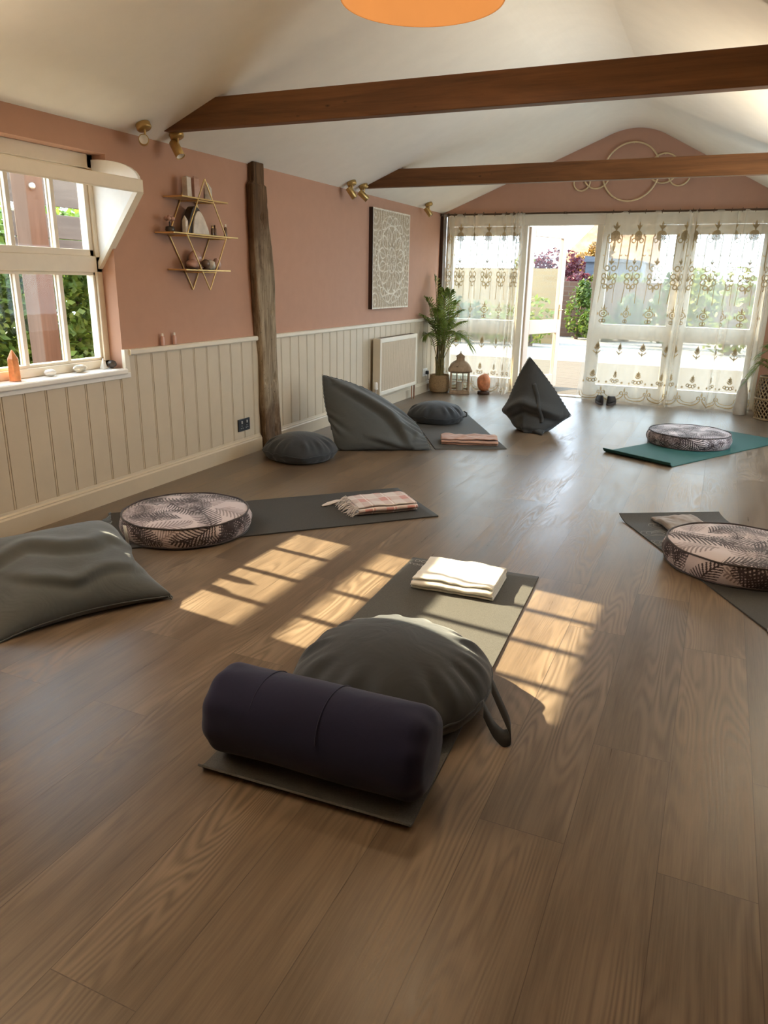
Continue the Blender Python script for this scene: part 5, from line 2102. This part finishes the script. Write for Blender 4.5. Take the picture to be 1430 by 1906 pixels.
# lantern
lb_ = (-2.815, 8.66, 0.0)
t = thing('lantern', 'whitewashed wooden lantern with domed roof standing beside the palm pot', 'lantern', lb_, 0.35)
t.scale = (1.12, 1.12, 1.12)
h = 0.095
MB().box((-h - 0.012, -h - 0.012, 0), (h + 0.012, h + 0.012, 0.028)).build('lantern_base', 'lantern', t, bevel=0.004)
for sx_ in (-1, 1):
    for sy_ in (-1, 1):
        MB().box((sx_ * h - 0.008, sy_ * h - 0.008, 0.028), (sx_ * h + 0.008, sy_ * h + 0.008, 0.235)).build('corner_post', 'lantern', t, bevel=0.002)
for k in range(4):
    c, s_ = [(1, 0), (0, 1), (-1, 0), (0, -1)][k]
    m = MB()
    def P_(a, o, z):
        return (c * o - s_ * a, s_ * o + c * a, z)
    for (a0, a1, z0_, z1_) in ((-h, h, 0.125, 0.132), (-0.035, -0.029, 0.028, 0.235), (0.029, 0.035, 0.028, 0.235), (-h, h, 0.222, 0.236), (-h, h, 0.028, 0.04)):
        q = [P_(a0, h - 0.004, z0_), P_(a1, h + 0.004, z1_)]
        m.box(tuple(min(q[0][i], q[1][i]) for i in range(3)), tuple(max(q[0][i], q[1][i]) for i in range(3)))
    fb = m.build('glazing_bars', 'lantern', t)
    m = MB()
    q = [P_(-h + 0.006, h - 0.0015, 0.03), P_(h - 0.006, h + 0.0015, 0.234)]
    m.box(tuple(min(q[0][i], q[1][i]) for i in range(3)), tuple(max(q[0][i], q[1][i]) for i in range(3)))
    m.build('pane', 'glass_lantern', fb)
m = MB()
prof = [(0.118, 0.236), (0.122, 0.248), (0.112, 0.262), (0.100, 0.295), (0.075, 0.325), (0.045, 0.345), (0.040, 0.352), (0.040, 0.385), (0.046, 0.39), (0.020, 0.412), (0.006, 0.425), (0.004, 0.445)]
rows = [[(r * 1.25 * math.copysign(min(abs(math.cos(a)) ** 0.6, 0.85), math.cos(a)), r * 1.25 * math.copysign(min(abs(math.sin(a)) ** 0.6, 0.85), math.sin(a)), z) for a in [2 * PI * k / 32 for k in range(33)]] for r, z in prof]
m.grid(rows)
m.add(rows[0][:32], [tuple(range(32))])
m.build('lantern_roof', 'lantern', t, merge=True)
m = MB()
for a in (-0.9, -1.9):
    m.lathe([(0.0005, 0.0), (0.012, 0.0), (0.012, 0.006), (0.0005, 0.006)], (0.108 * math.cos(a), 0.108 * math.sin(a), 0.288), 12, caps=False)
m.build('vent_hole', 'dark_metal', t)
m = MB().lathe([(0.034, 0), (0.035, 0.004), (0.035, 0.10), (0.031, 0.105), (0.0005, 0.100)], n=28, caps=False)
cd = thing('pillar_candle', 'ivory pillar candle inside the lantern', 'candle', (lb_[0], lb_[1], 0.029))
m.build('wax', 'candle', cd)
MB().tube([(0, 0, 0.10), (0.001, 0, 0.115)], 0.0012).build('wick', 'black', cd)

t = thing('salt_lamp', 'orange rock salt lamp on a dark wooden base by the left curtain', 'lamp', (-2.52, 8.70, 0.0))
t.scale = (1.18, 1.1, 1.18)
MB().lathe([(0.058, 0), (0.062, 0.004), (0.062, 0.026), (0.056, 0.032), (0.0005, 0.032)], n=36, caps=False).build('lamp_base', 'woodbase', t)
bm = bmesh.new()
bmesh.ops.create_icosphere(bm, subdivisions=4, radius=1)
for v in bm.verts:
    nn = mnoise.noise(v.co * 1.5 + Vector((4, 1, 2))) * 0.10 + mnoise.noise(v.co * 4 + Vector((4, 1, 2))) * 0.05
    z = v.co.z
    f = 1 + nn
    v.co = Vector((v.co.x * 0.068 * f, v.co.y * 0.068 * f, (abs(z) ** 0.85 * math.copysign(1, z)) * 0.090 * f + 0.118))
    if v.co.z < 0.036:
        v.co.z = 0.033
me = bpy.data.meshes.new('salt_rock')
for f in bm.faces:
    f.smooth = True
bm.to_mesh(me)
bm.free()
me.materials.append(M['salt'])
so = bpy.data.objects.new('salt_rock', me)
COL.objects.link(so)
so.parent = t

# woven basket planter at the right edge with a leafy plant
bb = (0.60, 8.50, 0.0)
t = thing('basket_planter', 'woven rattan basket planter cut by the right edge of the photo', 'basket', bb)
m = MB()
Rbk = lambda z: 0.155 + 0.022 * math.sin(PI * min(1, z / 0.42))
NR = 26
for sgn in (-1, 1):
    for k in range(NR):
        a0 = 2 * PI * k / NR
        m.tube([(Rbk(z) * math.cos(a0 + sgn * z * 4.2), Rbk(z) * math.sin(a0 + sgn * z * 4.2), z + 0.01) for z in np.linspace(0, 0.42, 16)], 0.006, 5)
m.build('lattice', 'wicker', t)
m = MB()
for z in (0.012, 0.215, 0.43):
    m.tube([(Rbk(z) * math.cos(2 * PI * k / 48), Rbk(z) * math.sin(2 * PI * k / 48), z) for k in range(48)], 0.010, 8, closed=True)
m.build('hoop', 'wicker', t)
MB().lathe([(0.0005, 0.02), (0.135, 0.02), (0.15, 0.2), (0.145, 0.40), (0.0005, 0.40)], n=32, caps=False).build('liner', 'woodbase', t)
m = MB()
for k in range(5):
    a = 2 * PI * k / 5 + 0.5
    m.lathe([(0.012, 0), (0.012, 0.012)], (0.14 * math.cos(a), 0.14 * math.sin(a), 0), 10)
m.build('foot', 'wicker', t)
t = thing('leafy_plant', 'arching green plant growing from the basket at the right edge', 'plant', (bb[0], bb[1], 0.40))
for (tx, ty, tz, mz) in ((-0.20, -0.05, 0.24, 0.30), (-0.26, -0.10, 0.06, 0.20), (-0.14, -0.14, 0.34, 0.34), (0.1, -0.1, 0.36, 0.4), (0.2, 0.05, 0.3, 0.35), (-0.05, -0.26, 0.14, 0.26), (-0.12, 0.06, 0.34, 0.36), (-0.30, -0.02, -0.05, 0.16)):
    frond([(0, 0, 0), (tx * 0.2, ty * 0.2, mz * 0.6), (tx * 0.6, ty * 0.6, max(mz, tz)), (tx, ty, tz)], 0.35, 18, 0.15, 0.010, t, 0.8, rs)

t = thing('ceramic_vase', 'tall tapered stone-coloured vase on the floor beside the basket', 'vase', (0.305, 8.68, 0.0))
MB().lathe([(0.062, 0.0), (0.066, 0.006), (0.064, 0.10), (0.058, 0.20), (0.044, 0.265), (0.034, 0.31), (0.031, 0.345), (0.028, 0.365), (0.018, 0.375), (0.0005, 0.376)], n=36, caps=False).build('vase_body', 'ceramic', t)


def shoe(label, x, y, rz):
    t = thing('shoe', label, 'shoe', (x, y, 0.0), rz, 'pair of dark shoes')
    t.scale = (1.15, 1.15, 1.3)
    # outline of a sole, heel at -y
    out = []
    for k in range(28):
        a = 2 * PI * k / 28
        yy = 0.125 * math.sin(a)
        w = 0.040 + 0.008 * math.sin(a) - 0.006 * math.exp(-((yy + 0.02) / 0.04) ** 2)
        out.append((w * math.cos(a), yy))
    MB().prism(out, 2, 0.0, 0.02).build('sole', 'shoe_sole', t, bevel=0.004)
    rows = []
    for z, s, op in ((0.02, 0.97, 0), (0.035, 0.96, 0), (0.05, 0.88, 0), (0.062, 0.78, 1), (0.072, 0.70, 1)):
        row = []
        for (px, py) in out + out[:1]:
            f = max(0, py / 0.125)
            zz_ = z - (z - 0.02) * 0.55 * f ** 1.5 + (0.012 * max(0, -py / 0.125) if op else 0)
            row.append((px * s, py * (s if py > 0 else 0.97), zz_))
        rows.append(row)
    u = MB().grid(rows).build('upper', 'shoe', t, merge=True)
    md = u.modifiers.new('thickness', 'SOLIDIFY')
    md.thickness = 0.004
    vm = MB()
    vm.grid([[(-0.026 + 0.052 * k / 6, 0.03 + 0.075 * j / 5, 0.055 - 0.020 * j / 5 + 0.010 * math.sin(PI * k / 6)) for k in range(7)] for j in range(6)])
    vm.build('toe_cap', 'shoe', t)
    vm = MB().box((-0.03, 0.0, 0.057), (0.03, 0.022, 0.063))
    vm.build('strap', 'shoe_sole', t, bevel=0.003)
    return t


shoe('left one of two dark shoes by the right curtain hem', -1.145, 8.70, 0.25)
shoe('right one of two dark shoes by the right curtain hem', -1.02, 8.69, -0.1)

# ------------------------------------------------------------------ outdoors beyond the far doors
def leafy(m, c, rad, n, size, rs, flat=1.0):
    """scatter leaf blades over and inside an ellipsoid clump"""
    for _ in range(n):
        d = Vector((rs.gauss(0, 1), rs.gauss(0, 1), rs.gauss(0, 1))).normalized()
        r = rs.uniform(0.45, 1.0) ** 0.5
        p = Vector((c[0] + d.x * rad[0] * r, c[1] + d.y * rad[1] * r, c[2] + d.z * rad[2] * r))
        if p.z < 0.0:
            p.z = rs.uniform(0.0, 0.1)
        a = Vector((rs.gauss(0, 1), rs.gauss(0, 1), rs.gauss(0, 0.6))).normalized()
        nn = (d + Vector((rs.gauss(0, .5), rs.gauss(0, .5), rs.gauss(0, .5) + 0.4))).normalized()
        s = a.cross(nn)
        if s.length < 0.05:
            continue
        s.normalize()
        l = size * rs.uniform(0.7, 1.3)
        w = l * 0.30
        m.add([p - a * l / 2, p + s * w, p + a * l / 2, p - s * w], [(0, 1, 2, 3)])
    return m


GZ = -0.10


def shrub(label, x, y, z0, clumps, n, size, mat, seed, name='shrub', trunk=0.0, group=None, cat=None):
    rs = random.Random(seed)
    b = (x, y, z0)
    t = thing(name, label, cat or ('tree' if name == 'tree' else 'shrub'), b, 0, group)
    m = MB()
    for (cx_, cy_, cz_, rx, ry, rz_) in clumps:
        leafy(m, (cx_, cy_, cz_), (rx, ry, rz_), n, size, rs)
    m.build('foliage', mat, t)
    s = MB()
    for (cx_, cy_, cz_, rx, ry, rz_) in clumps:
        s.tube([(0, 0, 0), (cx_ * 0.4, cy_ * 0.4, cz_ * 0.5), (cx_, cy_, cz_)], [0.05 + trunk, 0.03 + trunk * 0.6, 0.012], 7)
    s.build('trunk' if name == 'tree' else 'stems', 'bark', t)
    return t


gd = MB()
gd.box((-4.6, 9.12, -0.10), (3.5, 13.35, -0.02))
o = gd.build('garden_deck', 'deck', None)
struct(o, 'sunlit timber deck outside the far doors')
dk = bpy.data.materials['sunlit_deck_boards']
o = MB().box((-14, 9.1, -0.5), (16, 60, GZ)).build('garden_ground', 'gravel', None)
struct(o, 'pale gravel garden ground')
o = MB().box((-14, -6, -0.5), (-3.43, 9.1, GZ)).build('garden_ground_side', 'earth', None)
struct(o, 'bare earth strip outside the left window')
struct(MB().box((-9.0, 21.0, GZ), (5, 21.4, 1.35)).build('garden_wall', 'brick', None, (-2, 21.2, GZ)), 'old red brick garden wall')
struct(MB().box((-9.0, 18.2, GZ), (-3.62, 18.6, 1.62)).build('garden_wall_buff', 'stone', None, (-6, 18.4, GZ)), 'buff stone wall seen through the open door leaf')
# tiled outbuilding with a hipped end
rb = (-4.35, 29.3, GZ)
t = thing('tiled_outbuilding', 'outbuilding with orange clay tiled roof behind the garden wall', 'building', rb)
MB().box((-0.9, -2, 0), (1.7, 2, 2.1)).build('building_wall', 'brick', t)
m = MB()
V_ = [(-1.1, -2.2, 2.1), (1.9, -2.2, 2.1), (1.9, 2.2, 2.1), (-1.1, 2.2, 2.1), (0.5, 0, 4.3), (1.9, 0, 4.3)]
m.add(V_, [(0, 1, 5, 4), (2, 3, 4, 5), (3, 0, 4), (1, 2, 5), (0, 3, 2, 1)])
m.build('tiled_roof', 'roof', t)
t = thing('garden_shed', 'blue-grey boarded shed peeping over the brick wall', 'shed', (-2.95, 22.9, GZ))
MB().box((-0.75, -0.6, 0), (0.75, 0.6, 2.0)).build('shed_wall', 'shed', t)
m = MB()
m.prism([(-0.78, 1.98), (0.78, 1.98), (0.78, 2.02), (-0.78, 2.14)], 1, -0.7, 0.7)
m.build('shed_roof', 'shed', t)
MB().box((-0.55, -0.63, 1.25), (0.55, -0.60, 1.75)).build('shed_window', 'shed', t)

shrub('pale green leafy shrub in front of the brick wall seen through the open door', -2.95, 19.9, GZ, [(0, 0, 0.42, 0.42, 0.3, 0.40), (0.3, -0.1, 0.3, 0.3, 0.3, 0.3)], 420, 0.13, 'green1', 1)
shrub('dark green shrub against the brick wall at the right of the doorway', -2.15, 20.2, GZ, [(0, 0, 0.65, 0.38, 0.3, 0.55), (-0.15, 0, 0.3, 0.4, 0.3, 0.3)], 420, 0.13, 'green2', 2)
shrub('tall feathery fern shrub at the free edge of the open door', -3.45, 20.3, GZ, [(0, 0, 0.7, 0.35, 0.3, 0.7), (0.1, 0, 1.15, 0.2, 0.2, 0.35)], 380, 0.12, 'green1', 3)
shrub('low lime hedge on top of the wall below the shed', -2.75, 21.7, 1.2, [(-0.3, 0, 0.22, 0.5, 0.2, 0.2), (0.4, 0, 0.22, 0.4, 0.2, 0.2)], 200, 0.10, 'green3', 4)
shrub('purple maple tree behind the garden wall', -4.85, 24.3, GZ, [(0, 0, 2.0, 0.75, 0.6, 0.5), (0.7, 0, 1.75, 0.55, 0.5, 0.4), (-0.7, 0, 1.9, 0.6, 0.5, 0.4)], 420, 0.14, 'purple', 5, 'tree', 0.04)
shrub('low purple shrub beside the blue-grey shed', -3.72, 21.8, GZ, [(0, 0, 1.45, 0.38, 0.25, 0.25)], 330, 0.12, 'purple', 6)
shrub('amber autumn tree between the maple and the tiled roof', -4.15, 25.4, GZ, [(0, 0, 1.95, 0.6, 0.5, 0.45), (0.35, 0, 2.35, 0.4, 0.4, 0.4)], 420, 0.15, 'amber', 7, 'tree', 0.03)
shrub('bright green sapling above the buff wall seen through the door glass', -4.75, 19.4, GZ, [(0, 0, 1.75, 0.25, 0.25, 0.45)], 300, 0.14, 'green3', 8)
shrub('pale yellow-green bush in front of the buff stone wall', -3.95, 17.3, GZ, [(0, 0, 0.6, 0.55, 0.3, 0.55), (-0.9, 0, 0.5, 0.6, 0.3, 0.5)], 260, 0.13, 'green3', 9)
shrub('large lime bush seen through the wide curtain', 0.2, 17.5, GZ, [(0, 0, 0.9, 0.9, 0.6, 0.9), (1.0, 0.2, 1.2, 0.8, 0.6, 0.8), (-0.7, 0.3, 1.2, 0.5, 0.5, 0.6)], 420, 0.17, 'green3', 10)
shrub('deep green bush left of the lime bush seen through the curtain', -1.15, 18.8, GZ, [(0, 0, 0.7, 0.55, 0.5, 0.7), (0.2, 0, 1.4, 0.4, 0.4, 0.4)], 420, 0.15, 'green2', 11)
shrub('green bush in the garden behind the left curtain', -6.2, 17.4, GZ, [(0, 0, 0.7, 0.6, 0.4, 0.7), (0.7, 0, 0.5, 0.4, 0.4, 0.5)], 300, 0.15, 'green2', 12)

# garden furniture-free deck edge: planks
m = MB()
for k in range(30):
    y = 9.14 + k * 0.14
    m.box((-4.6, y, -0.02), (3.5, y + 0.132, 0.0))
pl_ = m.build('deck_boards', 'deck', None, (-0.5, 10.2, 0))
struct(pl_, 'timber deck boards running across outside the doors')

# ------------------------------------------------------------------ outdoors beyond the left window
b = (-4.5, 4.05, GZ)
t = thing('timber_post', 'square brown timber post outside the left window', 'post', b)
MB().box((-0.07, -0.075, 0), (0.07, 0.075, 2.25)).build('post_shaft', 'ext_post', t, bevel=0.008)
m = MB().lathe([(0.022, 0), (0.022, 0.02), (0.012, 0.026)], n=10)
m.v = [(z + 0.07, y - 0.03, x + 1.97) for x, y, z in m.v]
m.build('coach_bolt', 'chrome', t)
t = thing('board_screen', 'screen of silvered horizontal boards outside the left window', 'fence', (-4.85, 5.4, GZ))
for z0_, z1_ in ((1.40, 1.66), (1.665, 1.84), (1.90, 2.10)):
    MB().box((-0.012, -1.25, z0_), (0.012, 1.6, z1_)).build('board', 'ext_board', t, bevel=0.003)
MB().box((0.012, 1.3, 0), (0.10, 1.4, 2.15)).box((-0.10, 0.6, 0), (-0.012, 0.7, 2.15)).build('screen_post', 'ext_post', t)
t = thing('pergola_rail', 'timber rail running above the board screen outside the left window', 'rail', (-5.0, 3.5, 2.05))
MB().box((-0.03, -3.2, 0.0), (0.03, 2.6, 0.095)).build('rail_beam', 'ext_post', t)
MB().box((-0.05, -3.2, -2.15), (0.05, -3.1, 0.0)).build('rail_post', 'ext_post', t)
MB().box((-0.05, 2.5, -2.15), (0.05, 2.6, 0.0)).build('rail_post', 'ext_post', t)
rs = random.Random(31)
t = thing('hedge', 'sunlit green hedge outside the left window', 'hedge', (-6.0, 5.8, GZ))
m = MB()
for k in range(8):
    for z_ in (0.4, 1.0, 1.6):
        leafy(m, (rs.uniform(-0.15, 0.15), -1.9 + k * 0.5, z_), (0.4, 0.42, 0.48), 620, 0.095, rs)
m.build('foliage', 'hedge_leaf', t)
m = MB()
for k in range(8):
    for z_ in (0.4, 1.0, 1.6):
        leafy(m, (-0.35, -1.9 + k * 0.5, z_), (0.25, 0.42, 0.5), 330, 0.12, rs)
m.build('inner_foliage', 'hedge_leaf', t)
m = MB()
for k in range(7):
    m.tube([(0, -1.5 + k * 0.5, 0), (0.05, -1.45 + k * 0.5, 1.9)], [0.03, 0.008], 6)
m.build('stems', 'bark', t)
